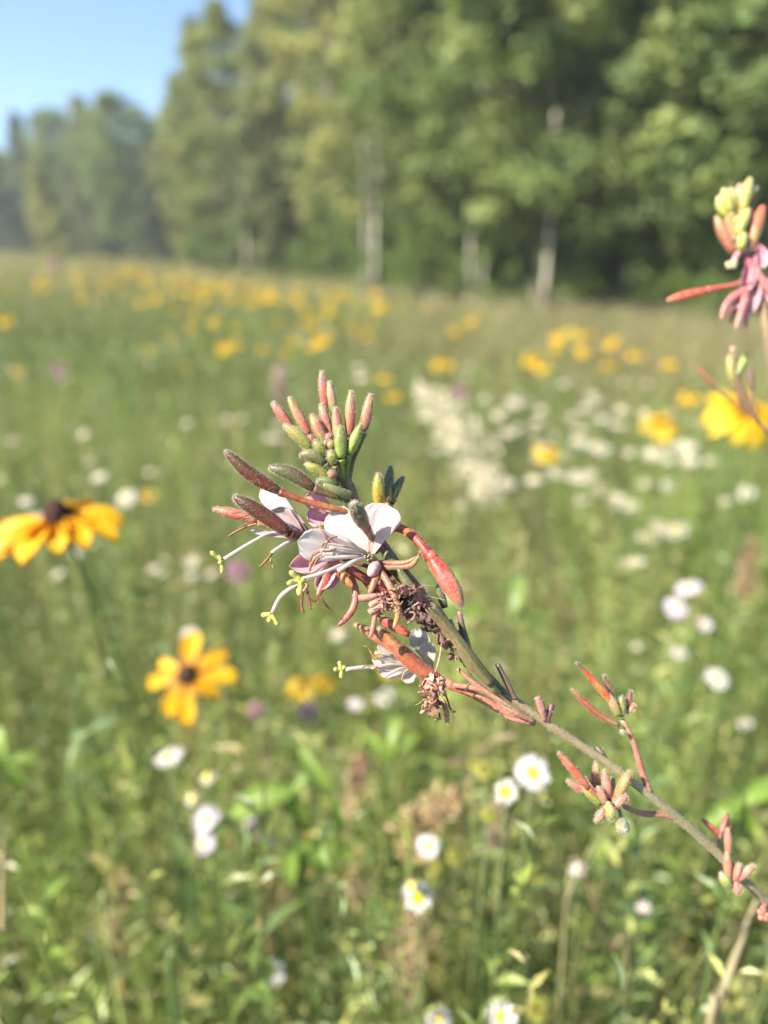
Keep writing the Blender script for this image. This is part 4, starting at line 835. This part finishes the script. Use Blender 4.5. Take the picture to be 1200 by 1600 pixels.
def big_susan(px, py, d, nrm_, petals, R_, label, cone_r=.011, cone_h=.011, stem_to=None, spin=0):
    head = P(px, py, d); bx, by = (stem_to or (head.x+.03, head.y+.03)); base = (bx, by, gz(bx, by))
    t = thing('black_eyed_susan', label, 'flower', base, 'black-eyed susans'); n_ = Vector(nrm_).normalized()
    Mx = Matrix.Translation(head-Vector(base)) @ frame_from(n_, spin)
    for az, L, w_, dr, tw in petals:
        mb = MB(); ray_mesh(mb, L*R_, w_*R_, dr, az, r0=cone_r*.55, twist=tw, nu=14, nv=9, cols=[(.66, .27, .01), (.78, .42, .012), (.80, .48, .015), (.80, .50, .02)]); o = mb.obj('petal', M_ray, t); o.matrix_local = Mx
        sm = o.modifiers.new('thickness', 'SOLIDIFY'); sm.thickness = .00012
    mb = MB(); cone_mesh(mb, cone_r, cone_h); o = mb.obj('flower_centre', M_cone, t); o.matrix_local = Mx
    mb = MB()
    for k in range(10): ray_mesh(mb, .012, .004, .5, k*.628, cols=[(.10, .16, .04)], nu=4, nv=3, notch=False, z0=-.002)
    o = mb.obj('sepals', M_leaf, t); o.matrix_local = Mx
    curved_stem(t, 'stem', base, head-n_*.002, n_, .0013, (.12, .17, .06))
    for k in range(3):
        mb = MB(); ray_mesh(mb, .07, .016, .6, k*2.1+1, cols=[(.10, .16, .04)], nu=7, nv=3, notch=False); o = mb.obj('leaf', M_leaf, t)
        o.location = (np.array(head-Vector(base))*(.45+.13*k)).tolist()
    return t
def dirs_view(n_, tips, head_px):
    """azimuths, in the head's own frame, of petals aimed at photo positions"""
    Mi = frame_from(n_).to_3x3().inverted(); out = []
    for tx, ty in tips:
        v = CR*(tx-head_px[0])+CU*(-(ty-head_px[1])); nn = Vector(n_).normalized()
        # slide along the view ray onto the head's plane
        k = -v.dot(nn)/CF.dot(nn); v = v+CF*k; l = Mi @ v; out.append((math.atan2(l.y, l.x), v.length))
    return out
nA = (-.10, -.26, .95); tipsA = [(2, 868), (22, 835), (48, 888), (12, 852), (120, 862), (150, 842), (174, 826), (168, 806), (112, 790), (75, 797)]
pa = dirs_view(nA, tipsA, (94, 818)); LA = [1, .95, .85, 1, .62, .72, .95, .88, .6, .5]
big_susan(93, 812, .45, nA, [(a, LA[i], random.uniform(.30, .42), (.25 if i < 4 else .35), random.uniform(-.35, .35)) for i, (a, L) in enumerate(pa)], .038,
          'large black-eyed susan at the left edge, its yellow petals swept to both sides', cone_r=.0085, cone_h=.013, stem_to=(-.10, .62))
nB = (-.10, -.72, .62); tipsB = [(296, 1004), (345, 1020), (373, 1054), (336, 1082), (296, 1134), (258, 1114), (240, 1066), (262, 1044)]
pb = dirs_view(nB, tipsB, (294, 1056)); LB = [.95, .95, 1.05, .8, 1.05, 1.0, 1.0, .75]; WB = [.44, .34, .44, .36, .42, .36, .36, .3]
big_susan(294, 1055, .60, nB, [(a, LB[i], WB[i], (.15, .35, .2, .5, .25, .4, .3, .2)[i], random.uniform(-.3, .3)) for i, (a, l) in enumerate(pb)], .034, 'black-eyed susan facing the camera below the gaura, petals well apart', cone_r=.0088, cone_h=.009, stem_to=(-.12, .75))

# medium and small ones share meshes
def susan_set(seed, nr=11):
    random.seed(seed); mb = MB(); R_ = .034
    for k in range(nr): ray_mesh(mb, R_*random.uniform(.85, 1.05), R_*.4, random.uniform(.1, .8), 6.2832*k/nr+random.uniform(-.1, .1), r0=.004, nu=6, nv=3, twist=random.uniform(-.2, .2))
    head = rawmesh('petals', mb.V, mb.F, mb.C, M_ray)
    mb = MB(); cone_mesh(mb, .008, .009, seg=10, rings=4); cn = rawmesh('flower_centre', mb.V, mb.F, mb.C, M_cone)
    return head, cn
SS = [susan_set(s) for s in (1, 2, 3)]; random.seed(99)
mb = MB(); tube(mb, catmull([(0, 0, 0), (.015, .01, .5), (0, 0, 1)], 7), .0016, [(.13, .18, .06)], 5)
for k in range(4): ray_mesh(mb, .05, .014, .4, k*1.7, cols=[(.11, .17, .045)], nu=4, nv=3, notch=False, z0=.35+.1*k)
STEM1 = rawmesh('stem', mb.V, mb.F, mb.C, M_leaf)
mb = MB(); tube(mb, catmull([(0, 0, 0), (.015, .01, .5), (0, 0, 1)], 7), .0007, [(.16, .21, .07)], 5)
for k in range(5): ray_mesh(mb, .028, .007, .4, k*1.7, cols=[(.13, .20, .05)], nu=4, nv=3, notch=False, z0=.3+.11*k)
STEM2 = rawmesh('stem', mb.V, mb.F, mb.C, M_leaf)
def flower_copy(name, label, cat, group, heads, px=None, py=None, h=.7, s=1.0, tilt=.35, base=None, depth=None):
    if base is None:
        if depth: q = P(px, py, depth); base = Vector((q.x, q.y, gz(q.x, q.y))); h = q.z-base.z
        else: base, _ = hit(px, py, h)
    t = thing(name, label, cat, base, group)
    st_ = link('stem', STEM1 if name == 'black_eyed_susan' else STEM2, t); st_.scale = (1, 1, h); st_.rotation_euler[2] = random.random()*6
    Mx = Matrix.Translation((0, 0, h)) @ frame_from((random.uniform(-tilt, tilt)-.1, random.uniform(-tilt, tilt)-.3, 1), random.random()*6.28) @ Matrix.Scale(s, 4)
    for nm, me in heads: o = link(nm, me, t); o.matrix_local = Mx
    return t
LM = [(510, 590, 'the bud tuft'), (710, 700, 'the cream plume'), (700, 910, 'the fat crimson bud'), (1035, 663, 'the large yellow bloom'), (1165, 430, 'the pink spike at right'),
      (93, 812, 'the large left susan'), (297, 1055, 'the facing black-eyed susan'), (692, 567, 'the yellow bloom over the plume'), (437, 597, 'the pinkish plume'), (93, 580, 'the mauve clover at far left'),
      (1170, 890, 'the brown seed spike at right'), (850, 440, 'the brightest birch trunk'), (85, 385, 'the small conical tree'), (400, 500, 'the middle yellow blooms'), (340, 720, 'the tip of the long dark bud'), (950, 550, 'the yellow band at right')]
LCOUNT = {}
def locate(px, py, what):
    x, y, nm = min(LM, key=lambda q: (q[0]-px)**2+(q[1]-py)**2); dx, dy = px-x, py-y
    v = 'above' if dy < -18 else 'below' if dy > 18 else ''; h_ = 'left' if dx < -18 else 'right' if dx > 18 else ''
    w_ = {('above', ''): 'straight above', ('below', ''): 'straight below', ('', 'left'): 'left of', ('', 'right'): 'right of', ('', ''): 'touching', ('above', 'left'): 'above and left of',
          ('above', 'right'): 'above and right of', ('below', 'left'): 'below and left of', ('below', 'right'): 'below and right of'}[(v, h_)]
    key = (what, w_, nm); LCOUNT.setdefault(key, []).append((math.hypot(dx, dy), len(LCOUNT[key]) if key in LCOUNT else 0)); return key
PENDING = []
def settle_labels():
    groups = {}
    for o, key, d in PENDING: groups.setdefault(key, []).append((d, o))
    for (what, w_, nm), l in groups.items():
        l.sort(key=lambda q: q[0])
        for i, (d, o) in enumerate(l):
            o['label'] = (f'{what} {w_} {nm}' if len(l) == 1 else f"{what} {w_} {nm}, {['nearest', 'second', 'third', 'fourth', 'fifth', 'sixth', 'seventh', 'eighth', 'ninth', 'tenth', 'eleventh', 'twelfth', 'thirteenth', 'fourteenth', 'fifteenth', 'sixteenth', 'seventeenth', 'eighteenth'][min(i, 17)]} from it")
def susan(px, py, h=.70, s=1.0, label=None, depth=None, base=None):
    hd, cn = random.choice(SS)
    t = flower_copy('black_eyed_susan', label or 'x', 'flower', 'black-eyed susans' if label else 'blurred black-eyed susans of the middle meadow',
                       [('petals', hd), ('flower_centre', cn)], px, py, h, s, base=base, depth=depth)
    if not label: k = locate(px, py, 'blurred yellow bloom'); PENDING.append((t, k, LCOUNT[k][-1][0]))
    return t
MS = [(1165, 645, .85, 1.35, 'bright yellow black-eyed susan at the right edge behind dark buds'), (1140, 640, .95, 1.0, 'black-eyed susan crowding the one at the right edge'), (1195, 640, .95, 1.2, 'black-eyed susan cut by the right edge'),
      (1035, 663, 1.5, 1.25, 'yellow black-eyed susan left of the pair at the right edge'), (1078, 620, 2.3, 1.2, 'paler yellow bloom above and between the two at right'),
      (855, 706, 1.5, .8, 'dull yellow bloom among the white daisies'), (692, 567, 2.4, 1.25, 'yellow bloom right above the cream plume'), (603, 590, 2.4, .85, 'yellow bloom right of the bud tuft, upper of two'),
      (614, 618, 2.2, .7, 'yellow bloom right of the bud tuft, lower of two'), (618, 1032, .75, .62, 'yellow bloom peeping out above and beneath the lower white gaura flower'),
      (472, 1072, .95, .62, 'dim yellow bloom behind the lower stigma'), (507, 1064, .98, .5, 'small dim bloom right of the one behind the lower stigma'), (232, 772, 1.6, .6, 'tiny yellow bloom beside a white daisy at left'), (8, 500, 3.0, 1.1, 'yellow bloom cut by the left edge'),
      (0, 820, .9, .5, 'orange yellow speck at the left edge by the large one')]
for px, py, d, s, lb in MS: susan(px, py, s=s, label=lb, depth=d)
for px, py, s in [(502, 530, 1.5), (497, 492, 1.2), (370, 512, 1.3), (332, 500, 1.2), (348, 543, 1.3), (366, 538, 1.0), (262, 462, 1.3), (275, 486, 1.1), (271, 530, .9), (233, 546, .8), (432, 503, 1.1), (449, 552, .8), (575, 528, .8), (710, 517, 1.2),
                  (832, 560, 1.4), (846, 572, 1.2), (870, 545, 1.2), (868, 528, 1), (880, 520, 1), (905, 523, 1.2), (912, 545, 1), (953, 538, 1.4), (950, 570, .9), (994, 553, 1.5), (1045, 568, .9), (890, 516, .9), (925, 520, .9), (125, 452, 1.2), (28, 580, .7), (338, 508, 1), (490, 540, 1), (512, 520, 1), (410, 545, .7), (290, 570, .5), (960, 530, 1.2), (545, 500, .8), (430, 470, 1), (520, 465, .9)]:
    susan(px, py, h=.74, s=s)
# far ones toward the crest
for i in range(205):
    px = random.gauss(330, 190) if i < 150 else random.uniform(-80, 1150); px = min(1150, max(-150, px))
    lo = 404+max(0, px-150)*.105; py = lo+8+abs(random.gauss(0, 26)) if px < 700 else lo+20+random.uniform(0, 60)
    if 600 < px and random.random() < .5: continue
    hd, cn = random.choice(SS); hh = random.uniform(.6, .8)
    b_, t_ = hit(px, py, hh)
    tt = thing('black_eyed_susan', 'tiny far yellow bloom near the crest of the meadow', 'flower', b_, 'far black-eyed susans'); sca = random.uniform(1.0, 1.5)*(1.15 if t_ > 12 else 1)
    o = link('stem', STEM1, tt); o.scale = (1, 1, hh)
    o = link('petals', hd, tt); o.location = (0, 0, hh); o.scale = (sca,)*3; o.rotation_euler = (.5, random.uniform(-.4, .4), random.uniform(-.5, .5))
# the rest of the yellow haze on the crest
n = 1100; x, y = wedge(n, 12, 62, .1, 2); ok = (x < -.02*y+1); x, y = x[ok], y[ok]; n = len(x)
org = np.stack([x, y, ground(x, y)+rng.uniform(.62, .82, n)], 1); o6 = np.repeat(org, 7, 0); a = np.tile(np.arange(7)*.9, n)+np.repeat(rng.random(n)*6, 7)
d = np.stack([np.cos(a), np.sin(a), -.25+0*a], 1)+np.repeat(nrm(n, .3), 7, 0); up = np.tile([0, -.35, 1.], (len(a), 1)); L_ = np.repeat(rng.uniform(.035, .055, n), 7)
V, F, C = stamp(LEAF2_V, LEAF2_F, o6, mkframes(d, up), np.stack([L_*.45, L_, L_], 1), np.tile([.8, .46, .02], (len(a), 1)))
tag(link('distant_yellow_flowers', rawmesh('distant_yellow_flowers', V, F, C, M_ray, False)), 'distant mass of yellow blooms on the crest', 'flowers', kind='stuff')

# ------------------------------------------------------------------ white daisies
WH = [(.68, .67, .62), (.74, .73, .70)]
def daisy_set(seed, nr=42, R_=.0095, disc=.0032, cols=WH, dh=.0016, droop=.25):
    random.seed(seed); mb = MB()
    for k in range(nr): ray_mesh(mb, R_*random.uniform(.82, 1.05)-disc*.6, R_*.17, random.uniform(-.1, droop), 6.2832*k/nr+random.uniform(-.05, .05), r0=disc*.7, cols=cols, nu=5, nv=3, wave=0, z0=random.uniform(-.0004, .0004))
    rays = rawmesh('petals', mb.V, mb.F, mb.C, M_ray)
    mb = MB(); cone_mesh(mb, disc, dh, cols=((.68, .46, .02), (.76, .58, .03)), seg=14, rings=5); cn = rawmesh('flower_centre', mb.V, mb.F, mb.C, M_cone)
    return rays, cn
DS = [daisy_set(s, droop=dr) for s, dr in ((1, .2), (2, .6), (3, .3))]; D_old = daisy_set(7, droop=1.6, disc=.0046, dh=.004); D_lil = daisy_set(8, cols=[(.72, .66, .76)], droop=.2); random.seed(5)
def daisy(px, py, depth=None, s=1.0, label=None, st_=None, h=.62, tilt=.3, nrm_=None, group=None):
    r_, c_ = st_ or random.choice(DS)
    t = flower_copy('white_daisy', label or 'blurred white daisy in the middle of the meadow', 'flower', group or ('white daisies' if label else 'blurred white daisies of the middle meadow'), [('petals', r_), ('flower_centre', c_)], px, py, h, s, tilt=tilt, depth=depth)
    if not label: k = locate(px, py, 'blurred daisy'); PENDING.append((t, k, LCOUNT[k][-1][0]))
    if nrm_:
        for c in t.children:
            if c.name.split('.')[0] != 'stem': c.matrix_local = Matrix.Translation(c.location) @ frame_from(nrm_) @ Matrix.Scale(s, 4)
    return t
daisy(832, 1207, .36, .97, 'white daisy with yellow centre below the stem, sharpest of all', nrm_=(.15, -.62, .75))
daisy(790, 1237, .375, .72, 'half-open daisy showing mostly its yellow centre beside the sharpest one', st_=D_old, nrm_=(-.5, -.6, .6))
for px, py, d, s, lb, ss in [
  (427, 1520, .60, 1.0, 'small white daisy at lower left of the bottom', None), (784, 1590, .50, 1.1, 'white daisy cut by the bottom edge, right one', None), (686, 1592, .50, .95, 'white daisy cut by the bottom edge, left one', None),
  (669, 1322, .50, .85, 'white daisy in front of the tan grass plume', None), (653, 1403, .48, 1.0, 'old daisy with swollen yellow centre', D_old), (645, 1386, .50, .8, 'old daisy behind the swollen yellow one', D_old), (264, 1182, .58, 1.25, 'white daisy below the black-eyed susan facing the camera', None),
  (322, 1282, .66, 1.35, 'pale lilac daisy, upper of the close pair at lower left', D_lil), (318, 1320, .66, 1.1, 'pale lilac daisy, lower of the close pair at lower left', D_lil), (388, 1286, .7, .8, 'faint lilac daisy right of the close pair', D_lil), (415, 1312, .7, .85, 'faint cream daisy right of the lilac ones', None),
  (1076, 919, .78, 1.5, 'bluish white daisy at right, upper of three', D_lil), (1056, 950, .78, 1.4, 'bluish white daisy at right, middle of three', D_lil), (1100, 975, .8, .95, 'bluish white daisy at right, lower of three', D_lil), (1120, 1060, .62, 1.15, 'white daisy above the dark bud branch at right', None), (1062, 1020, .85, .9, 'faint daisy left of the one above the dark buds', D_lil),
  (1164, 1130, .8, .8, 'faint white daisy by the right edge', None), (903, 1358, .50, .6, 'round pinkish white daisy head under the lower stem', D_lil), (196, 778, 1.15, 1.9, 'cream daisy pair at left beside a yellow speck', None), (155, 745, 1.3, 1.4, 'faint cream daisy above the pair at left', None), (40, 783, 1.2, 1.2, 'cream daisy above the large black-eyed susan', None), (56, 810, .75, 1.0, 'white daisy touching the cone of the large black-eyed susan', None),
  (296, 990, .8, 1.0, 'cream daisy just above the facing black-eyed susan', None), (118, 865, .9, .7, 'faint daisy beneath the large black-eyed susan', None), (325, 1215, .62, .8, 'cream daisy bud above the lilac pair, right one', D_old), (302, 1248, .62, .7, 'cream daisy bud above the lilac pair, left one', D_old), (555, 1100, .7, .75, 'bluish speck of a daisy under the white gaura flower', D_lil), (995, 1010, .9, .6, 'tiny daisy over the dark bud branch', None), (1005, 1420, .6, .6, 'tiny grey daisy at lower right', D_lil),
  (650, 925, 1.0, 1.2, 'pale daisy glimpsed behind the axis of the gaura', D_lil)]:
    if py > 1150: d *= .90; s *= .93
    daisy(px, py, d, s, lb, ss)
for px, py, s in [(803, 630, 1.9), (777, 650, 1.6), (795, 676, 1.8), (770, 690, 1), (870, 740, 1.6), (905, 745, 1.7), (835, 750, 1.5), (793, 755, 1.3), (935, 630, 1.8), (925, 620, 1.7), (970, 640, 1.8), (905, 690, 1.9), (935, 700, 1.9), (1020, 710, 2.1), (1045, 700, 1.8), (1070, 700, 1.9), (1075, 720, 1.5), (990, 880, 1.4), (1010, 840, 1.6), (1055, 830, 1.7), (1030, 825, 1.4), (915, 640, 1.8), (940, 655, 1.4), (905, 672, 1.5), (960, 665, 1.3), (850, 700, 1.3), (880, 715, 1.2), (755, 625, 1.2), (845, 640, 1.3), (880, 600, 1.2),
                  (985, 790, 1.3), (1045, 760, 1.2), (1110, 720, 1.4), (1165, 770, 1.3), (565, 590, 1.9), (560, 575, 1.5), (425, 685, 1.8), (435, 665, 1.2), (680, 705, 1.2), (130, 680, 1.2), (150, 640, .8), (355, 655, .9), (20, 690, 1), (300, 880, 1.1), (295, 905, 1), (330, 895, 1), (530, 990, 1), (600, 1090, .9), (240, 890, .8), (90, 900, .9), (480, 690, 1), (1085, 575, 1.2), (1010, 600, 1.1)]:
    daisy(px, py, None, s*1.5, h=.70 if py < 800 else .66)
for i in range(95):
    if i < 45: px, py = random.gauss(930, 110), random.uniform(585, 800)
    else: px, py = random.uniform(-60, 700), random.uniform(455, 760)
    daisy(px, py, None, random.uniform(1.1, 1.9), h=random.uniform(.62, .72))
settle_labels()

def specks(n, y0, y1, sz, name, label, cols, hh, pw=.2, right=0.0, k=4):
    x, y = wedge(n, y0, y1, pw, .6, .6)
    if right: ok = rng.random(len(x)) < (.25+.75/(1+np.exp(-(x/y-.05)*14*right))); x, y = x[ok], y[ok]
    n = len(x); org = np.stack([x, y, ground(x, y)+hh*rng.uniform(.8, 1.18, n)], 1); o_ = np.repeat(org, k, 0)+nrm(n*k, sz*.6); no = np.array([-.2, -.35, .9])+nrm(n*k, .45)
    s_ = sz*rng.uniform(.5, 1.3, n*k); c = np.repeat(np.array(cols)[rng.integers(0, len(cols), n)], k, 0)
    V, F, C = stamp(LEAF2_V, LEAF2_F, o_, mkframes(np.cross(no, nrm(n*k)), no), np.stack([s_*.8, s_, s_], 1), c); tag(link(name, rawmesh(name, V, F, C, M_ray, False)), label, 'ground cover', kind='stuff')
CRM = [(.66, .64, .48), (.60, .62, .34), (.70, .66, .60), (.62, .50, .36)]
specks(1500, .7, 6, .0065, 'tiny_pale_blossoms', 'tiny pale blossoms and seed heads scattered through the near meadow', CRM, .63, right=1)
specks(5200, 3.5, 24, .015, 'far_pale_blossoms', 'tiny pale blossoms scattered through the middle meadow', CRM, .66)
# ------------------------------------------------------------------ clovers, plumes, straws, broad leaves
def clover_mesh(seed, col, r=.011, n=120):
    rg = np.random.default_rng(seed); u = rg.normal(0, 1, (n, 3)); u /= np.linalg.norm(u, axis=1)[:, None]
    V, F, C = stamp(LEAF2_V, LEAF2_F, u*r*.35, mkframes(u+rg.normal(0, .2, (n, 3)), rg.normal(0, 1, (n, 3))), np.tile([r*.3, r*.8, r*.8], (n, 1)), np.tile(col, (n, 1))*rg.uniform(.7, 1.3, (n, 1)))
    return rawmesh('flower_head', V, F, C, M_ray, False)
CLV = clover_mesh(3, (.62, .40, .46)); GLB = clover_mesh(4, (.58, .56, .16), .0055, 220)
for px, py, d, s, lb in [(372, 893, .9, 1.3, 'mauve clover head under the left stigma'), (482, 1112, .68, .9, 'pink clover head below the dim yellow bloom'), (93, 580, 2.2, 2, 'mauve clover head far left in the meadow'), (718, 615, 1.9, 1.8, 'faint pink clover head by the cream plume'), (85, 415, 9, 6, 'dull mauve tuft near the crest at left'), (400, 1110, .75, .8, 'faint mauve clover head left of the pink one')]:
    flower_copy('clover', lb, 'flower', 'clover heads', [('flower_head', CLV)], px, py, s=s, depth=d)
for px, py, d, s, lb in [(757, 1203, .42, .9, 'round yellow green bud left of the sharpest daisy'), (741, 1196, .43, .6, 'small bud beside the round yellow green one'), (766, 1273, .42, .8, 'yellow green bud beneath the half-open daisy'), (678, 1356, .5, .9, 'yellow green bud under the plume daisy'), (708, 1338, .52, .9, 'yellow green bud right of the plume daisy'),
                         (483, 1362, .55, .7, 'small yellow button low at centre'), (484, 1310, .58, .8, 'tan button above the small yellow one'), (838, 1576, .5, 1.3, 'large pale green seed head at the bottom'), (845, 1345, .55, .9, 'dim yellow green bud under the shaded stem'), (838, 1370, .55, .9, 'green bud below the dim one'), (725, 1345, .6, .8, 'faint green bud far from the daisies')]:
    flower_copy('daisy_bud', lb, 'flower bud', 'yellow green buds', [('flower_head', GLB)], px, py, s=s, depth=d)
def plume(pts, w0, col, label, name='grass_plume', n=500, leaf=.010, group='grass plumes', spread=1.0):
    q = [np.array(P(*p)) for p in pts]; bx, by = q[0][0], q[0][1]; base = np.array((bx, by, gz(bx, by)))
    t = thing(name, label, 'grass plume', base, group)
    mb = MB(); tube(mb, catmull([base, base*.5+q[0]*.5+np.array([.01, 0, 0])]+q, 24)-base, .0012, [(.30, .26, .12)], 6); mb.obj('stem', M_leaf, t)
    path = catmull(q, 60)-base; i = rng.integers(0, 60, n); u = i/59.0
    env = w0*(np.sin(np.pi*np.clip(u*.85+.12, 0, 1))**.6)*(.5+.7*np.abs(np.sin(u*11+1))*rng.uniform(.4, 1.2, n))
    org = path[i]+nrm(n, .38)*env[:, None]*spread; d = nrm(n)+np.array([0, 0, .6]); L_ = leaf*rng.uniform(.6, 1.4, n)
    V, F, C = stamp(LEAF2_V, LEAF2_F, org, mkframes(d, nrm(n)), np.stack([L_*.35, L_, L_], 1), np.tile(col, (n, 1))*rng.uniform(.75, 1.2, (n, 1)))
    link('plume', rawmesh('plume', V, F, C, M_ray, False), t)
plume([(765, 775, 1.25), (735, 715, 1.25), (700, 660, 1.25), (655, 610, 1.27)], .050, (.78, .72, .54), 'long cream plume leaning left behind the stem', n=620, leaf=.016)
plume([(437, 625, 1.8), (436, 600, 1.8), (437, 575, 1.8)], .022, (.55, .40, .34), 'pinkish plume behind the left side of the bud tuft', n=260, leaf=.014)
plume([(640, 1330, .52), (655, 1290, .52), (712, 1248, .52)], .016, (.60, .46, .26), 'tan bent grass plume below centre', n=420, leaf=.009)
plume([(548, 1260, .62), (556, 1220, .62), (562, 1190, .62)], .013, (.52, .36, .24), 'slim reddish tan plume left of the bent one', n=260, leaf=.009)
plume([(560, 1400, .55), (545, 1370, .55), (500, 1335, .56)], .010, (.62, .50, .28), 'tan plume drooping left low at centre', n=260, leaf=.009)
plume([(655, 1500, .5), (652, 1450, .5), (645, 1395, .5)], .011, (.54, .38, .24), 'reddish dry spike under the swollen daisy', n=260, leaf=.008)
plume([(640, 1560, .52), (630, 1520, .52), (622, 1490, .52)], .012, (.58, .44, .28), 'short dry spike near the bottom', n=200, leaf=.008)
plume([(185, 1500, .6), (186, 1430, .6), (188, 1370, .6)], .010, (.58, .48, .26), 'upright straw coloured spike at lower left', n=260, leaf=.010)
plume([(420, 1480, .62), (418, 1440, .62), (424, 1385, .62)], .009, (.52, .36, .22), 'reddish spike left of the low centre', n=200, leaf=.008)
plume([(780, 1330, .52), (778, 1300, .52), (772, 1262, .52)], .010, (.40, .31, .24), 'grey brown seed plume right of the bent one', n=180, leaf=.008)
plume([(1160, 930, .9), (1170, 895, .9), (1180, 850, .9)], .016, (.42, .30, .18), 'brown seed spike by the right edge', n=240, leaf=.011)
def straw(pts, r, col, label, name='dry_stalk', flat=1.0, mat=None, cat='stalk', group='dry stalks and long blades'):
    q = [np.array(P(*p)) for p in pts]; b_ = q[-1]; base = np.array((b_[0]+.02, b_[1]+.02, gz(b_[0], b_[1])))
    o = bpy.data.objects.new(name, None); mb = MB(); path = catmull(q+[base], 40)-base
    tube(mb, path, np.interp(np.linspace(0, 1, 40), [0, .3, 1], [r*.4, r, r]), [col], 8, flat=flat)
    bpy.data.objects.remove(o); o = link(name, rawmesh(name, mb.V, mb.F, mb.C, mat or M_leaf)); o.location = base; tag(o, label, cat, group)
straw([(1182, 1405, .38), (1150, 1490, .38), (1112, 1600, .38), (1090, 1700, .39)], .0019, (.50, .42, .25), 'pale straw stalk at lower right, rising to the gaura stem')
straw([(5, 1310, .42), (4, 1450, .42), (3, 1600, .42)], .0018, (.55, .46, .25), 'pale straw stalk standing along the lower left edge')
straw([(410, 1355, .52), (350, 1430, .5), (310, 1510, .48), (275, 1600, .47)], .0022, (.20, .30, .10), 'long green blade curving up from the bottom left', 'long_grass', flat=.25, cat='blade')
straw([(250, 1400, .55), (205, 1450, .53), (170, 1490, .52)], .0016, (.34, .40, .14), 'short green blade crossing the lower left', 'long_grass', flat=.3, cat='blade')
straw([(985, 1362, .45), (910, 1376, .45), (830, 1392, .46), (760, 1450, .48)], .0018, (.16, .28, .08), 'grass blade running level under the lower stem', 'long_grass', flat=.3, cat='blade')
straw([(890, 1300, .44), (925, 1400, .45), (950, 1480, .47), (975, 1580, .5)], .0012, (.33, .22, .14), 'thin brown stalk slanting down at lower right')
straw([(940, 1300, .42), (915, 1340, .43), (890, 1400, .45), (880, 1480, .48)], .0010, (.40, .38, .2), 'thin pale stalk beneath the star-like bud cluster')
straw([(490, 1150, .6), (550, 1250, .58), (600, 1340, .57)], .0012, (.35, .42, .14), 'thin green stalk below the pink clover', cat='stalk')
straw([(820, 830, .95), (812, 890, .95), (800, 960, .95)], .0022, (.45, .42, .2), 'pale upright stalk right of the fat crimson bud')
def broad(px, py, d, L, w_, dirpx, label, col=(.19, .30, .05), n=1):
    """low broad-leaved plant: leaf tips laid toward photo directions"""
    c = P(px, py, d); base = (c.x, c.y+.02, gz(c.x, c.y)); t = thing('broad_leaf_plant', label, 'plant', base, 'broad-leaved plants')
    mb = MB(); tube(mb, catmull([(0, 0, 0), (.01, 0, (c.z-base[2])*.6), tuple(c-Vector(base))], 10), .0015, [(.12, .2, .05)], 6); mb.obj('stem', M_leaf, t)
    for k, (dx, dy, s) in enumerate(dirpx):
        v = (CR*dx-CU*dy-CF*.25*abs(dx)).normalized(); no = Vector((-.25, -.45, .9)); no = (no-v*no.dot(v)).normalized(); sd = v.cross(no)
        M_ = Matrix((v, -sd, no)).transposed().to_4x4(); mb = MB()
        ray_mesh(mb, L*s, w_*s, .45, 0, cols=[col], nu=10, nv=7, notch=False, wave=.02); o = mb.obj('leaf', M_leaf, t); o.matrix_local = Matrix.Translation(c-Vector(base)) @ M_
broad(455, 1240, .52, .048, .020, [(-1, .1, 1), (.4, -.6, .6), (.3, .8, .6)], 'broad bright leaf lying left below centre')
broad(520, 1245, .50, .042, .012, [(-.65, -1, 1), (.2, .8, .7)], 'lance-shaped bright leaf pointing up left of centre')
broad(470, 1325, .55, .045, .024, [(1, .15, 1), (-.4, .7, .7)], 'soft green leaf low at centre')
broad(140, 1145, .62, .026, .013, [(.8, -.7, 1), (-1, .3, .8)], 'small pale oval leaf at left', (.16, .25, .09))
broad(108, 1210, .60, .028, .011, [(0, -1, 1), (.9, .2, .6)], 'upright pale leaf at left below the oval one', (.16, .23, .08))
broad(1160, 1255, .50, .032, .015, [(.6, -.5, 1), (-.8, .3, .9), (.2, 1, .8)], 'broad bright leaves at the right edge by the lower stem')
broad(10, 1190, .60, .032, .014, [(-.3, -.7, 1), (.9, -.3, .8), (.4, .8, .9)], 'green leaves at the left edge')
broad(700, 960, .75, .05, .018, [(0, -1, 1), (1, -.3, .8)], 'green leaves behind the fat crimson bud')
broad(800, 965, .8, .05, .022, [(.1, -1, 1), (.9, 0, .8)], 'light green leaf group right of the gaura axis', (.17, .26, .06))
broad(610, 1190, .6, .04, .012, [(0, -1, 1), (.5, -.8, .8), (-.6, -.8, .8)], 'narrow leaves standing below centre')

# ------------------------------------------------------------------ haze
def haze():
    m = bpy.data.materials.new('haze'); m.use_nodes = True; n = m.node_tree.nodes; n.remove(n['Principled BSDF'])
    v = n.new('ShaderNodeVolumePrincipled'); v.inputs['Color'].default_value = (.86, .92, 1, 1); v.inputs['Density'].default_value = .0016; v.inputs['Anisotropy'].default_value = .3
    m.node_tree.links.new(v.outputs[0], n['Material Output'].inputs['Volume'])
    x0, x1, y0, y1, z0, z1 = -151, 151, -61, 171, -3.5, 28
    V = [(x, y, z) for x in (x0, x1) for y in (y0, y1) for z in (z0, z1)]
    F = [[0, 1, 3, 2], [4, 6, 7, 5], [0, 4, 5, 1], [2, 3, 7, 6], [0, 2, 6, 4], [1, 5, 7, 3]]
    me = bpy.data.meshes.new('haze'); me.from_pydata(V, [], F); me.materials.append(m)
    o = link('haze', me); o['kind'] = 'stuff'; o['label'] = 'thin pale summer haze over the meadow'
haze()
